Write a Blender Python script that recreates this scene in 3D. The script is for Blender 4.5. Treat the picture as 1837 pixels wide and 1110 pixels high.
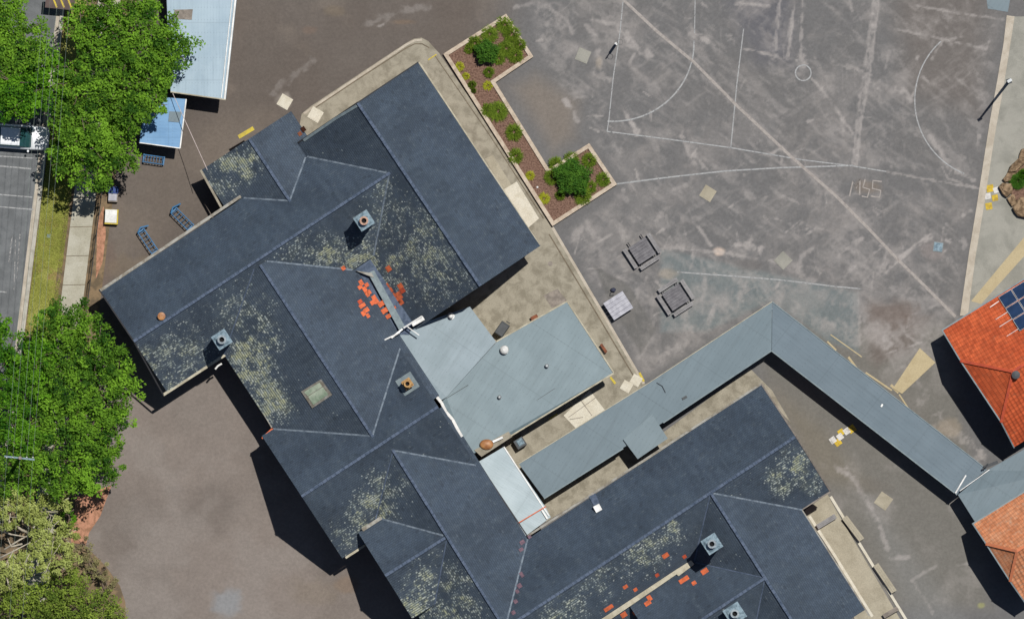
import bpy, math, random
import numpy as np
from mathutils import Vector
S = bpy.context.scene
for o in list(bpy.data.objects): bpy.data.objects.remove(o)
C = S.collection
PXM, CX, CY, HC = 25.0, 918.5, 555.0, 1000.0     # survey scale: 25 plan units to the metre; camera altitude

# ------------------------------------------------------------ camera, sky, sun
cam = bpy.data.objects.new('camera', bpy.data.cameras.new('camera')); C.objects.link(cam)
cam.location = (0, 0, HC); cam.rotation_euler = (0, 0, 0)
cam.data.sensor_width = 36; cam.data.lens = 36 * HC / (1837 / PXM)
cam.data.clip_start = 1; cam.data.clip_end = 3000
S.camera = cam
ELEV = math.atan(2.5); SUNH = Vector((.575, .818, 0)).normalized()
W = bpy.data.worlds.new('World'); S.world = W; W.use_nodes = True
nt = W.node_tree; nt.nodes.clear()
sky = nt.nodes.new('ShaderNodeTexSky'); sky.sky_type = 'NISHITA'; sky.sun_disc = False
sky.sun_elevation = ELEV; sky.sun_rotation = math.atan2(SUNH.x, SUNH.y); sky.air_density = 0.9; sky.dust_density = 0.4
bg = nt.nodes.new('ShaderNodeBackground'); bg.inputs[1].default_value = 0.05
wo = nt.nodes.new('ShaderNodeOutputWorld'); nt.links.new(sky.outputs[0], bg.inputs[0]); nt.links.new(bg.outputs[0], wo.inputs[0])
sun = bpy.data.objects.new('sun', bpy.data.lights.new('sun', 'SUN')); C.objects.link(sun)
sun.data.energy = 4.6; sun.data.angle = math.radians(.5); sun.data.color = (1, .965, .91)
sdir = Vector((SUNH.x * math.cos(ELEV), SUNH.y * math.cos(ELEV), math.sin(ELEV)))
sun.rotation_euler = sdir.to_track_quat('Z', 'Y').to_euler(); sun.location = (20, 30, 60)
S.view_settings.view_transform = 'Standard'; S.view_settings.look = 'None'
S.view_settings.exposure = 0.25; S.view_settings.gamma = 1

# ------------------------------------------------------------ helpers
rnd = random.Random(7); R = np.random.default_rng(11)
def P(px, py, z=0.0):
    k = (HC - z) / HC
    return ((px - CX) / PXM * k, (CY - py) / PXM * k, z)
def lin(r, g, b):
    f = lambda c: (c / 255 / 12.92) if c / 255 <= .04045 else ((c / 255 + .055) / 1.055) ** 2.4
    return (f(r), f(g), f(b))
GAIN = 1.68   # how bright a white card lies in the sun: picture tone -> surface reflectance
def tone(r, g, b, k=1.0):
    return tuple(min(.85, c / GAIN * k) for c in lin(r, g, b))

class MB:
    def __init__(s): s.v = []; s.f = []; s.m = []; s.uv = []
    def add(s, vs, fs, m=0):
        n = len(s.v); s.v += [tuple(v) for v in vs]
        for f in fs: s.f.append([n + i for i in f]); s.m.append(m)
    def box(s, c, size, rz=0, m=0, taper=1.0):
        x, y, z = c; a, b, h = size[0] / 2, size[1] / 2, size[2]
        cs, sn = math.cos(rz), math.sin(rz); vs = []
        for k, t in ((0, 1), (h, taper)):
            for (i, j) in ((-a, -b), (a, -b), (a, b), (-a, b)):
                i *= t; j *= t
                vs.append((x + i * cs - j * sn, y + i * sn + j * cs, z + k))
        s.add(vs, [(3, 2, 1, 0), (4, 5, 6, 7), (0, 1, 5, 4), (1, 2, 6, 5), (2, 3, 7, 6), (3, 0, 4, 7)], m)
    def prism(s, pts, z0, z1, m=0):      # pts world xy ; z1 number or list
        n = len(pts)
        if sum(pts[i][0] * pts[(i + 1) % n][1] - pts[(i + 1) % n][0] * pts[i][1] for i in range(n)) < 0:
            pts = pts[::-1]; z1 = z1[::-1] if isinstance(z1, list) else z1; z0 = z0[::-1] if isinstance(z0, list) else z0
        zt = z1 if isinstance(z1, list) else [z1] * n; zb = z0 if isinstance(z0, list) else [z0] * n
        vs = [(p[0], p[1], zb[i]) for i, p in enumerate(pts)] + [(p[0], p[1], zt[i]) for i, p in enumerate(pts)]
        fs = [list(range(n))[::-1], list(range(n, 2 * n))] + [(i, (i + 1) % n, n + (i + 1) % n, n + i) for i in range(n)]
        s.add(vs, fs, m)
    def bar(s, a, b, w, h=None, m=0):    # rectangular bar between 3-D points
        a = Vector(a); b = Vector(b); h = h or w; d = (b - a).normalized()
        u = d.cross(Vector((0, 0, 1)))
        u = Vector((1, 0, 0)) if u.length < 1e-4 else u.normalized()
        n = u.cross(d)
        vs = [p + u * i * w / 2 + n * j * h / 2 for p in (a, b) for (i, j) in ((-1, -1), (1, -1), (1, 1), (-1, 1))]
        s.add(vs, [(0, 1, 2, 3), (7, 6, 5, 4), (0, 4, 5, 1), (1, 5, 6, 2), (2, 6, 7, 3), (3, 7, 4, 0)], m)
    def tube(s, pts, rs, n=8, m=0, cap=True):
        if not isinstance(rs, (list, tuple)): rs = [rs] * len(pts)
        vs = []; fs = []; L = len(pts)
        for i, p in enumerate(pts):
            p = Vector(p); d = (Vector(pts[min(i + 1, L - 1)]) - Vector(pts[max(i - 1, 0)])).normalized()
            u = d.cross(Vector((0, 0, 1)));
            if u.length < 1e-3: u = d.cross(Vector((0, 1, 0)))
            u.normalize(); w = d.cross(u)
            for k in range(n):
                a = 2 * math.pi * k / n; vs.append(p + (u * math.cos(a) + w * math.sin(a)) * rs[i])
        for i in range(L - 1):
            for k in range(n):
                k2 = (k + 1) % n; fs.append((i * n + k, i * n + k2, (i + 1) * n + k2, (i + 1) * n + k))
        if cap: fs += [list(range(n))[::-1], list(range((L - 1) * n, L * n))]
        s.add(vs, fs, m)
    def lathe(s, c, prof, n=20, m=0, cap=True):   # prof (r,z)
        vs = []; fs = []
        for (r, z) in prof:
            for k in range(n):
                a = 2 * math.pi * k / n; vs.append((c[0] + r * math.cos(a), c[1] + r * math.sin(a), c[2] + z))
        for i in range(len(prof) - 1):
            for k in range(n):
                k2 = (k + 1) % n; fs.append((i * n + k, i * n + k2, (i + 1) * n + k2, (i + 1) * n + k))
        if cap: fs += [list(range(n))[::-1], list(range((len(prof) - 1) * n, len(prof) * n))]
        s.add(vs, fs, m)
    def blob(s, c, r, m=0, amp=.2, sub=2, seed=0):
        rr = random.Random(seed); nu, nv = 6 * sub, 4 * sub; vs = []; fs = []
        ph = [rr.uniform(0, 6) for _ in range(6)]
        for j in range(nv + 1):
            t = math.pi * j / nv
            for i in range(nu):
                a = 2 * math.pi * i / nu
                k = 1 + amp * (math.sin(2 * a + ph[0]) * math.sin(2 * t + ph[1]) + .6 * math.sin(3 * a + ph[2] + 2 * t) + .4 * math.sin(5 * a + ph[3]) * math.sin(4 * t)) * math.sin(t)
                vs.append((c[0] + r[0] * k * math.sin(t) * math.cos(a), c[1] + r[1] * k * math.sin(t) * math.sin(a), c[2] + r[2] * k * math.cos(t)))
        for j in range(nv):
            for i in range(nu):
                i2 = (i + 1) % nu; fs.append(((j + 1) * nu + i, (j + 1) * nu + i2, j * nu + i2, j * nu + i))
        s.add(vs, fs, m)
    def build(s, name, mats, parent=None, smooth=False, bevel=0):
        me = bpy.data.meshes.new(name); me.from_pydata(s.v, [], s.f)
        if not isinstance(mats, (list, tuple)): mats = [mats]
        for m in mats: me.materials.append(m)
        me.polygons.foreach_set('material_index', s.m)
        if smooth: me.polygons.foreach_set('use_smooth', [True] * len(s.f))
        o = bpy.data.objects.new(name, me); C.objects.link(o)
        if parent:
            o.parent = parent; me.transform(parent_inv(parent))
        if bevel:
            b = o.modifiers.new('bevel', 'BEVEL'); b.width = bevel; b.segments = 2; b.limit_method = 'ANGLE'
        return o
from mathutils import Matrix
def world_m(o):
    m = Matrix.Translation(o.location) @ o.rotation_euler.to_matrix().to_4x4()
    return world_m(o.parent) @ m if o.parent else m
def parent_inv(p): return world_m(p).inverted()
def thing(name, label, cat, loc=(0, 0, 0), group=None):
    o = bpy.data.objects.new(name, None); C.objects.link(o); o.location = loc; o.empty_display_size = .3
    return tag(o, label, cat, group)
def tag(o, label, cat, group=None, kind=None):
    o['label'] = label; o['category'] = cat
    if group: o['group'] = group
    if kind: o['kind'] = kind
    return o
def struct(o): o['kind'] = 'structure'; return o
def copy_tree(o, parent=None):
    c = o.copy(); C.objects.link(c); c.parent = parent
    for ch in list(o.children): copy_tree(ch, c)
    return c

# ------------------------------------------------------------ materials
class NT:
    def __init__(s, name):
        s.mat = bpy.data.materials.new(name); s.mat.use_nodes = True; s.t = s.mat.node_tree
        s.b = s.t.nodes['Principled BSDF']; s.out = s.t.nodes['Material Output']
    def n(s, typ, **kw):
        nd = s.t.nodes.new('ShaderNode' + typ)
        for k, v in kw.items(): setattr(nd, k, v)
        return nd
    def l(s, a, b): s.t.links.new(a, b)
    def val(s, x, inp):
        if isinstance(x, (int, float)): inp.default_value = x
        elif isinstance(x, tuple): inp.default_value = x if len(x) == len(inp.default_value) else (*x, 1)
        else: s.l(x, inp)
    def math(s, op, a, b=None, clamp=False):
        nd = s.n('Math', operation=op, use_clamp=clamp); s.val(a, nd.inputs[0])
        if b is not None: s.val(b, nd.inputs[1])
        return nd.outputs[0]
    def pos(s): return s.n('NewGeometry').outputs['Position']
    def noise(s, scale, detail=4, rough=.55, vec=None, dist=0):
        nd = s.n('TexNoise'); nd.inputs['Scale'].default_value = scale; nd.inputs['Detail'].default_value = detail
        nd.inputs['Roughness'].default_value = rough; nd.inputs['Distortion'].default_value = dist
        s.l(vec if vec is not None else s.pos(), nd.inputs['Vector']); return nd.outputs['Fac']
    def ramp(s, x, a, b, lo=0., hi=1., smooth=True):
        nd = s.n('MapRange'); nd.interpolation_type = 'SMOOTHSTEP' if smooth else 'LINEAR'; s.val(x, nd.inputs[0])
        for i, v in enumerate((a, b, lo, hi)): nd.inputs[i + 1].default_value = v
        return nd.outputs[0]
    def mix(s, f, a, b, mode='MIX'):
        nd = s.n('Mix', data_type='RGBA', blend_type=mode); s.val(f, nd.inputs[0]); s.val(a, nd.inputs[6]); s.val(b, nd.inputs[7]); return nd.outputs[2]
    def bump(s, h, dist=.02, strength=.5):
        nd = s.n('Bump'); nd.inputs['Distance'].default_value = dist; nd.inputs['Strength'].default_value = strength
        s.l(h, nd.inputs['Height']); s.l(nd.outputs[0], s.b.inputs['Normal'])
def M_(name, col, rough=.8, col2=None, scale=1.5, fine=.12, metal=0, spec=.3, bump=0, bscale=12):
    n = NT(name); c2 = col2 or tuple(c * .72 for c in col)
    f = n.ramp(n.noise(scale, 5), .35, .68)
    c = n.mix(f, c2, col)
    g = n.ramp(n.noise(scale * 14, 3), .3, .7, 1 - fine, 1 + fine)
    vm = n.n('VectorMath', operation='SCALE'); n.l(c, vm.inputs[0]); n.l(g, vm.inputs['Scale'])
    n.l(vm.outputs[0], n.b.inputs['Base Color'])
    n.b.inputs['Roughness'].default_value = rough; n.b.inputs['Metallic'].default_value = metal
    n.b.inputs['Specular IOR Level'].default_value = spec
    if bump: n.bump(n.noise(bscale, 4), bump, .6)
    return n.mat
def dirtmat(name, col, dirt, a=.42, b=.62, scale=1.2, rough=.85, bump=.01, worn=0):
    n = NT(name)
    f = n.ramp(n.noise(scale, 6, .62, dist=.4), a, b)
    c = n.mix(f, dirt, col); g = n.ramp(n.noise(22, 3), .25, .75, .82, 1.15)
    vm = n.n('VectorMath', operation='SCALE'); n.l(c, vm.inputs[0]); n.l(g, vm.inputs['Scale']); n.l(vm.outputs[0], n.b.inputs['Base Color'])
    n.b.inputs['Roughness'].default_value = rough; n.b.inputs['Specular IOR Level'].default_value = .2
    if bump: n.bump(n.noise(30, 3), bump, .5)
    if worn:
        w = n.ramp(n.noise(5, 6, .75), worn, worn + .16); n.l(w, n.b.inputs['Alpha'])
    return n.mat

def px_blobs(n, blobs, pos):
    acc = None
    for (x, y, r, wgt) in blobs:
        d = n.n('VectorMath', operation='DISTANCE'); n.l(pos, d.inputs[0]); d.inputs[1].default_value = ((x - CX) / PXM, (CY - y) / PXM, 0)
        m = n.ramp(d.outputs['Value'], r / PXM * .25, r / PXM * 1.25, wgt, 0)
        acc = m if acc is None else n.math('MAXIMUM', acc, m)
    return acc
LICH = [(430,290,52,.75),(400,330,40,.5),(590,470,62,.6),(655,470,50,.72),(540,455,60,.35),(760,440,85,.5),(790,500,75,.42),(705,400,80,.35),(720,480,60,.55),
        (690,340,35,.4),(330,640,75,.42),(262,650,45,.5),(300,690,45,.42),(440,560,70,.38),(448,655,60,.85),(485,720,52,.75),(470,610,50,.6),(360,690,30,.5),
        (668,920,55,.65),(690,870,50,.4),(610,965,45,.4),(725,850,50,.32),(775,1040,60,.55),(740,1090,55,.8),(820,1100,60,.6),(830,1040,35,.4),
        (1195,945,45,.55),(1150,985,55,.5),(1080,1040,60,.36),(1010,1090,60,.42),(1420,835,42,.6),(1395,860,38,.5),(1455,860,35,.45),(1300,900,45,.2)]
def slate(name, base, lich_all, blobs=None):
    n = NT(name); uv = n.n('UVMap'); uv.uv_map = 'UVMap'
    sx = n.n('SeparateXYZ'); n.l(uv.outputs[0], sx.inputs[0])
    row = n.math('FLOOR', n.math('DIVIDE', sx.outputs[1], .19)); 
    uu = n.math('ADD', n.math('DIVIDE', sx.outputs[0], .25), n.math('MULTIPLY', n.math('MODULO', row, 2), .5))
    col = n.math('FLOOR', uu)
    cb = n.n('CombineXYZ'); n.l(col, cb.inputs[0]); n.l(row, cb.inputs[1])
    wn = n.n('TexWhiteNoise', noise_dimensions='2D'); n.l(cb.outputs[0], wn.inputs['Vector'])
    rv = wn.outputs['Value']
    cb2 = n.n('CombineXYZ'); n.l(n.math('FLOOR', n.math('DIVIDE', sx.outputs[0], .095)), cb2.inputs[0]); n.l(row, cb2.inputs[1]); wn2 = n.n('TexWhiteNoise', noise_dimensions='2D'); n.l(cb2.outputs[0], wn2.inputs['Vector']); rv2 = wn2.outputs['Value']
    # joints between the slates
    fu = n.math('FRACT', uu); fv = n.math('FRACT', n.math('DIVIDE', sx.outputs[1], .19))
    joint = n.math('MAXIMUM', n.ramp(fu, .06, .1, 1, 0, False), n.ramp(fv, .1, .16, 1, 0, False))
    pos = n.pos()
    big = n.noise(.35, 4, .6, pos); med = n.noise(1.6, 5, .65, pos)
    c = n.mix(n.ramp(big, .35, .65), tuple(x * .84 for x in base), tuple(x * 1.12 for x in base))
    c = n.mix(n.ramp(med, .5, .75, 0, .4), c, (base[0] * 1.5, base[1] * 1.35, base[2] * 1.15))
    c = n.mix(n.ramp(rv, 0, 1, 0, .25, False), c, (.02, .026, .034))
    st_ = n.n('CombineXYZ'); n.l(n.math('MULTIPLY', sx.outputs[0], 2.6), st_.inputs[0]); n.l(n.math('MULTIPLY', sx.outputs[1], .35), st_.inputs[1]); n.l(n.math('MULTIPLY', big, 6.), st_.inputs[2])
    sn_ = n.noise(1.0, 5, .7, st_.outputs[0]); c = n.mix(n.ramp(sn_, .48, .72, 0, .35), c, (base[0] * 1.7, base[1] * 1.6, base[2] * 1.45)); c = n.mix(n.ramp(sn_, .5, .3, 0, .3), c, (base[0] * .55, base[1] * .55, base[2] * .6))
    c = n.mix(n.ramp(rv, .975, .985, 0, .25), c, (base[0] * 2.2, base[1] * 2.0, base[2] * 1.7)); c = n.mix(n.ramp(rv, .014, .01, 0, .35), c, (.012, .014, .018))
    c = n.mix(n.math('MULTIPLY', joint, .38), c, (.008, .01, .013))
    flat = n.n('VectorMath', operation='MULTIPLY'); n.l(pos, flat.inputs[0]); flat.inputs[1].default_value = (1, 1, 0)
    dens = lich_all
    if blobs:
        dens = n.math('ADD', px_blobs(n, blobs, flat.outputs[0]), lich_all)
        dens = n.math('MULTIPLY', dens, n.ramp(n.noise(.9, 6, .75, pos), .3, .64, .15, 1.4))
    uvc = n.n('CombineXYZ'); n.l(n.math('MULTIPLY', sx.outputs[0], 4.2), uvc.inputs[0]); n.l(n.math('MULTIPLY', row, .9), uvc.inputs[1]); rown = n.ramp(n.noise(1.0, 3, .6, uvc.outputs[0]), .28, .72, 0, 1, False)
    spot = n.math('ADD', n.math('ADD', n.math('MULTIPLY', rv2, .46), n.math('MULTIPLY', rown, .42)), n.math('MULTIPLY', n.ramp(n.noise(16, 2, .7, pos), .3, .7), .2))
    th = n.math('SUBTRACT', 1.0, n.math('MULTIPLY', dens, .70) if not isinstance(dens, (int, float)) else dens * .62)
    f = n.math('MULTIPLY', n.ramp(n.math('SUBTRACT', spot, th), -.05, .17), n.ramp(n.math('ABSOLUTE', n.math('SUBTRACT', fv, .5)), .22, .46, 1., .12))
    yel = n.math('MULTIPLY', n.ramp(dens, .55, .95), n.ramp(n.noise(2.5, 3, .6, pos), .35, .6)) if blobs else 0.0
    lc = n.mix(yel, n.mix(rv, (.22, .27, .28), (.37, .40, .38)), (.38, .39, .24))
    c = n.mix(n.math('MULTIPLY', f, n.ramp(rv, 0, 1, .6, 1., False)), c, lc)
    if blobs: c = n.mix(n.ramp(dens, .25, .95, 0, .2), c, (.17, .18, .11))
    n.l(c, n.b.inputs['Base Color']); n.b.inputs['Roughness'].default_value = .62; n.b.inputs['Specular IOR Level'].default_value = .22
    h = n.math('ADD', n.math('MULTIPLY', n.math('SUBTRACT', 1.0, fv), 1.0), n.math('MULTIPLY', joint, -.6))
    n.bump(h, .02, .5)
    return n.mat
SL = (.041, .057, .080)
M = {}
M['slate'] = slate('slate_clean', tuple(c * 1.06 for c in SL), 0.0, None)
M['slate_l'] = slate('slate_lichen', (.050, .067, .090), .16, LICH)
def tile_mat(name, a, b, lich=0):
    n = NT(name); uv = n.n('UVMap'); uv.uv_map = 'UVMap'
    sx = n.n('SeparateXYZ'); n.l(uv.outputs[0], sx.inputs[0])
    fu = n.math('FRACT', n.math('DIVIDE', sx.outputs[0], .30)); fv = n.math('FRACT', n.math('DIVIDE', sx.outputs[1], .34))
    cb = n.n('CombineXYZ'); n.l(n.math('FLOOR', n.math('DIVIDE', sx.outputs[0], .3)), cb.inputs[0]); n.l(n.math('FLOOR', n.math('DIVIDE', sx.outputs[1], .34)), cb.inputs[1])
    wn = n.n('TexWhiteNoise', noise_dimensions='2D'); n.l(cb.outputs[0], wn.inputs['Vector'])
    c = n.mix(n.ramp(n.noise(.8, 5), .35, .65), a, b)
    c = n.mix(n.ramp(wn.outputs[0], 0, 1, 0, .6, False), c, tuple(x * .55 for x in a))
    j = n.math('MAXIMUM', n.ramp(fv, .1, .18, 1, 0), n.math('MULTIPLY', n.ramp(fu, .08, .2, 1, 0), .8))
    c = n.mix(n.math('MULTIPLY', j, .55), c, tuple(x * .28 for x in a))
    c = n.mix(n.ramp(n.noise(2.2, 6, .75), .54, .74, 0, .45), c, (.16, .085, .05))
    if lich: c = n.mix(n.ramp(n.noise(4, 5, .75), .5, .68, 0, lich), c, (.34, .31, .24))
    n.l(c, n.b.inputs['Base Color']); n.b.inputs['Roughness'].default_value = .75; n.b.inputs['Specular IOR Level'].default_value = .25
    wave = n.math('SINE', n.math('MULTIPLY', fu, 6.283)); n.bump(n.math('ADD', wave, n.math('MULTIPLY', fv, -1.)), .03, .6)
    return n.mat
M['tile'] = tile_mat('orange_tile', (.40, .07, .022), (.52, .105, .035))
M['tile_pale'] = tile_mat('weathered_tile', (.52, .19, .085), (.56, .25, .13), .45)
def metal_sheet(name, c1, c2, pitch=.25, axis_deg=0, rough=.5):
    n = NT(name); mp = n.n('Mapping'); mp.inputs['Rotation'].default_value = (0, 0, math.radians(axis_deg)); n.l(n.pos(), mp.inputs['Vector'])
    sx = n.n('SeparateXYZ'); n.l(mp.outputs[0], sx.inputs[0])
    fu = n.math('FRACT', n.math('DIVIDE', sx.outputs[0], pitch)); rib = n.ramp(n.math('ABSOLUTE', n.math('SUBTRACT', fu, .5)), .3, .5)
    sheet = n.math('FLOOR', n.math('DIVIDE', sx.outputs[0], pitch * 5)); wn = n.n('TexWhiteNoise', noise_dimensions='1D'); n.l(sheet, wn.inputs['W'])
    c = n.mix(n.ramp(n.noise(.5, 5, .6), .3, .7), c1, c2)
    c = n.mix(n.ramp(wn.outputs[0], 0, 1, 0, .06, False), c, tuple(x * .7 for x in c1))
    c = n.mix(n.ramp(n.noise(3, 6, .75), .55, .78, 0, .25), c, tuple(x * .5 for x in c1))
    c = n.mix(n.math('MULTIPLY', rib, .05), c, tuple(x * .4 for x in c1))
    sc_ = n.n('VectorMath', operation='MULTIPLY'); n.l(mp.outputs[0], sc_.inputs[0]); sc_.inputs[1].default_value = (3.2, .22, 1)
    c = n.mix(n.ramp(n.noise(1.0, 5, .7, sc_.outputs[0]), .45, .72, 0, .28), c, tuple(x * .62 for x in c1))
    lap = n.ramp(n.math('ABSOLUTE', n.math('SUBTRACT', n.math('FRACT', n.math('DIVIDE', sx.outputs[1], 4.1)), .5)), .485, .495); c = n.mix(n.math('MULTIPLY', lap, .16), c, tuple(x * .4 for x in c1))
    scr = n.math('MULTIPLY', n.ramp(n.math('ABSOLUTE', n.math('SUBTRACT', n.math('FRACT', n.math('DIVIDE', sx.outputs[1], .9)), .5)), .46, .48), rib); c = n.mix(n.math('MULTIPLY', scr, .4), c, tuple(x * .4 for x in c1))
    n.l(c, n.b.inputs['Base Color']); n.b.inputs['Roughness'].default_value = rough; n.b.inputs['Specular IOR Level'].default_value = .3
    n.bump(rib, .006, .2); return n.mat
M['metal_light'] = metal_sheet('light_metal_roof', tone(138,156,164), tone(152,169,178), .3, 33)  # paler copy: slope and gloss difference of the annex roof put into colour
M['metal_mid'] = metal_sheet('grey_metal_roof', tone(124,143,150), tone(136,155,162), .3, 33)
M['metal_walk'] = metal_sheet('walkway_metal_a', tone(112,130,139), tone(119,137,146), .3, 33)
M['metal_walk2'] = metal_sheet('walkway_metal_b', tone(110,127,138), tone(118,135,146), .3, -52)
M['metal_branch'] = metal_sheet('branch_metal', tone(118,136,144), tone(126,144,152), .3, 33)
M['metal_pale'] = metal_sheet('pale_corrugated', tone(168,185,191), tone(186,202,208), .16, -57)
M['metal_shed'] = metal_sheet('shed_metal', tone(160,184,200), tone(176,198,212), .22, 0)
M['metal_blue'] = metal_sheet('blue_metal', tone(112,160,205), tone(132,178,220), .22, 90)
M['brick'] = dirtmat('brick_wall', (.30, .16, .10), (.22, .12, .08), scale=3)
M['render'] = dirtmat('rendered_wall', (.42, .38, .31), (.32, .29, .24), scale=2)
M['tile_cap'] = dirtmat('orange_cap', (.40, .07, .03), (.28, .05, .03), .3, .6, 3); M['tile_pale_cap'] = dirtmat('pale_cap', (.46, .15, .07), (.36, .13, .07), .3, .6, 3)
M['conc'] = dirtmat('pale_concrete', tone(184,176,156), tone(166,158,138), .3, .62, .7)
M['conc2'] = dirtmat('courtyard_concrete', tone(172,165,148), tone(142,135,119), .32, .62, 1.3)
M['conc_g'] = dirtmat('grey_concrete', tone(170,168,158), tone(148,147,138), .3, .62, .6)
M['slab'] = dirtmat('footpath_slab', tone(196,192,176), tone(176,171,152), .3, .65, .8)
M['strip'] = dirtmat('white_edge', tone(206,196,180), tone(186,175,158), .3, .65, 1.2)
M['cream'] = dirtmat('cream_slab', tone(228,222,205), tone(214,206,186), .3, .6, 1.5)
M['conc_bright'] = dirtmat('bright_concrete', tone(222,220,204), tone(196,190,170), .35, .6, 1.0)
M['tan'] = dirtmat('tan_ramp', tone(200,184,148), tone(188,172,136), .3, .6, 1)
M['path_dark'] = dirtmat('path_joint', tone(128,116,98), tone(104,94,80), .3, .6, 2)
M['sleeper'] = dirtmat('pale_timber_sleeper', tone(214,198,178), tone(184,166,146), .3, .62, 2.2)
M['mulch'] = dirtmat('mulch', tone(146,116,100), tone(100,74,62), .36, .62, 9, bump=.05)
M['soil'] = dirtmat('bare_soil', tone(202,148,120), tone(160,118,92), .38, .6, 2.5, bump=.03)
M['verge'] = dirtmat('dry_verge', tone(146,124,96), tone(112,98,78), .4, .62, 1.4, bump=.03)
M['turfbase'] = dirtmat('turf_base', tone(158,158,84), tone(150,126,84), .36, .5, .9)
M['farground'] = dirtmat('mixed_ground', tone(122,122,96), tone(112,110,104), .35, .65, .12)
M['road'] = dirtmat('road_asphalt', tone(126,129,131), tone(108,111,113), .35, .65, .8)
M['kerb'] = dirtmat('kerb_concrete', tone(200,196,184), tone(168,164,152), .3, .62, 1.5)
M['line'] = dirtmat('line_paint', tone(180,181,181), tone(156,157,158), .3, .6, 4, worn=.31)
M['line_soft'] = dirtmat('worn_line', tone(180,178,176), tone(150,150,150), .3, .6, 4, worn=.40)
M['line_tan'] = dirtmat('tan_line', tone(178,171,165), tone(158,151,146), .3, .6, 4, worn=.22)
M['yellow'] = dirtmat('yellow_paint', tone(228,196,70), tone(190,160,70), .3, .6, 4, worn=.3)
M['yellow_s'] = dirtmat('yellow_solid', tone(222,200,80), tone(190,170,90), .3, .6, 4)
M['white_pt'] = dirtmat('white_paint', tone(232,230,225), tone(205,200,195), .3, .6, 4, worn=.3)
M['orange_pt'] = dirtmat('terracotta', (.56, .125, .05), (.36, .09, .04), .34, .62, 4)
M['gutter_l'] = dirtmat('pale_gutter', tone(178,176,168), tone(140,132,118), .35, .6, 1.6)
M['gutter_c'] = dirtmat('cream_gutter', tone(205,198,176), tone(176,168,146), .35, .6, 1.6)
M['gutter_g'] = dirtmat('grey_lead', tone(148,162,166), tone(128,142,148), .3, .6, 2)
M['ridge'] = dirtmat('ridge_tile', tone(100,113,134), tone(76,90,110), .35, .6, 3)
M['valley'] = dirtmat('valley_metal', tone(136,148,160), tone(96,108,122), .35, .6, 3)
M['chim_blue'] = dirtmat('chimney_render', tone(150,172,184), tone(108,128,140), .35, .6, 4)
M['pot'] = dirtmat('chimney_pot', tone(206,170,150), tone(170,130,108), .35, .6, 5)
M['potb'] = dirtmat('ochre_pot', tone(205,165,110), tone(160,120,80), .35, .6, 5)
M['potg'] = dirtmat('pale_pot', tone(176,186,192), tone(140,150,156), .35, .6, 5)
M['black'] = M_('soot', (.006, .006, .007), .9)
M['white'] = M_('white_metal', (.62, .62, .60), .4)
M['galv'] = M_('galvanised', (.36, .38, .39), .45, metal=.3)
M['dark'] = M_('dark_metal', (.05, .055, .06), .6)
M['steelblue'] = M_('blue_steel', tone(78,138,188), .5)
M['glass'] = M_('window_glass', (.03, .04, .05), .1, spec=.6)
M['skylite'] = M_('skylight_sheet', tone(205,216,192), .35, tone(150,170,144), scale=1.2)  # pale tone holds the painted highlights of the glass
M['timber'] = M_('weathered_timber', tone(160,150,140), .85, tone(130,122,114), scale=3)
M['grey_tim'] = M_('grey_recycled_plank', tone(158,156,156), .8, tone(136,134,135), scale=3)
M['top_tim'] = M_('grey_table_plank', tone(132,130,133), .8, tone(112,110,114), scale=3)
M['dark_tim'] = M_('dark_frame', (.035, .035, .038), .8)
M['silver'] = M_('silver_plank', tone(196,196,204), .6, tone(170,170,180), scale=3)
M['rust'] = M_('rusty_steel', tone(150,90,60), .8, tone(110,64,46), scale=4)
M['orange_dome'] = M_('orange_dome', tone(206,150,96), .5, tone(160,106,66), scale=2)
M['binc'] = M_('dark_bin', (.04, .045, .048), .5)
M['bluebox'] = M_('blue_tarp', (.02, .05, .19), .6)
M['solar'] = M_('solar_cell', (.016, .035, .085), .18, spec=.5)
M['bark'] = M_('bark', (.13, .10, .075), .95, scale=4, bump=.03)
M['barkpale'] = M_('pale_bark', (.38, .34, .27), .9, scale=4)
M['rock'] = M_('brown_rock', (.17, .12, .085), .95, (.08, .06, .045), scale=2.5, bump=.06, bscale=6)
M['carwhite'] = M_('white_car_paint', (.62, .64, .66), .25, (.60, .62, .64), spec=.6)
M['carglass'] = M_('tinted_glass', (.02, .07, .075), .06, spec=.8)
M['tyre'] = M_('tyre_rubber', (.02, .02, .02), .9)
M['cable'] = M_('cable_grey', (.16, .20, .17), .6)
M['cablew'] = M_('cable_pale', (.50, .42, .40), .6)
def asphalt():
    n = NT('asphalt'); at = n.n('Attribute'); at.attribute_name = 'stain'
    g = n.ramp(n.noise(26, 3, .7), .3, .7, .86, 1.14); g2 = n.ramp(n.noise(4.5, 6, .7), .3, .7, .91, 1.09)
    g3 = n.ramp(n.noise(1.1, 5, .65), .3, .7, .95, 1.05)
    vm = n.n('VectorMath', operation='SCALE'); n.l(at.outputs['Color'], vm.inputs[0]); n.l(n.math('MULTIPLY', g3, n.math('MULTIPLY', g, g2)), vm.inputs['Scale'])
    n.l(vm.outputs[0], n.b.inputs['Base Color']); n.b.inputs['Roughness'].default_value = .9; n.b.inputs['Specular IOR Level'].default_value = .15
    n.bump(n.noise(30, 3), .01, .4); return n.mat
M['asphalt'] = asphalt()
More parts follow.
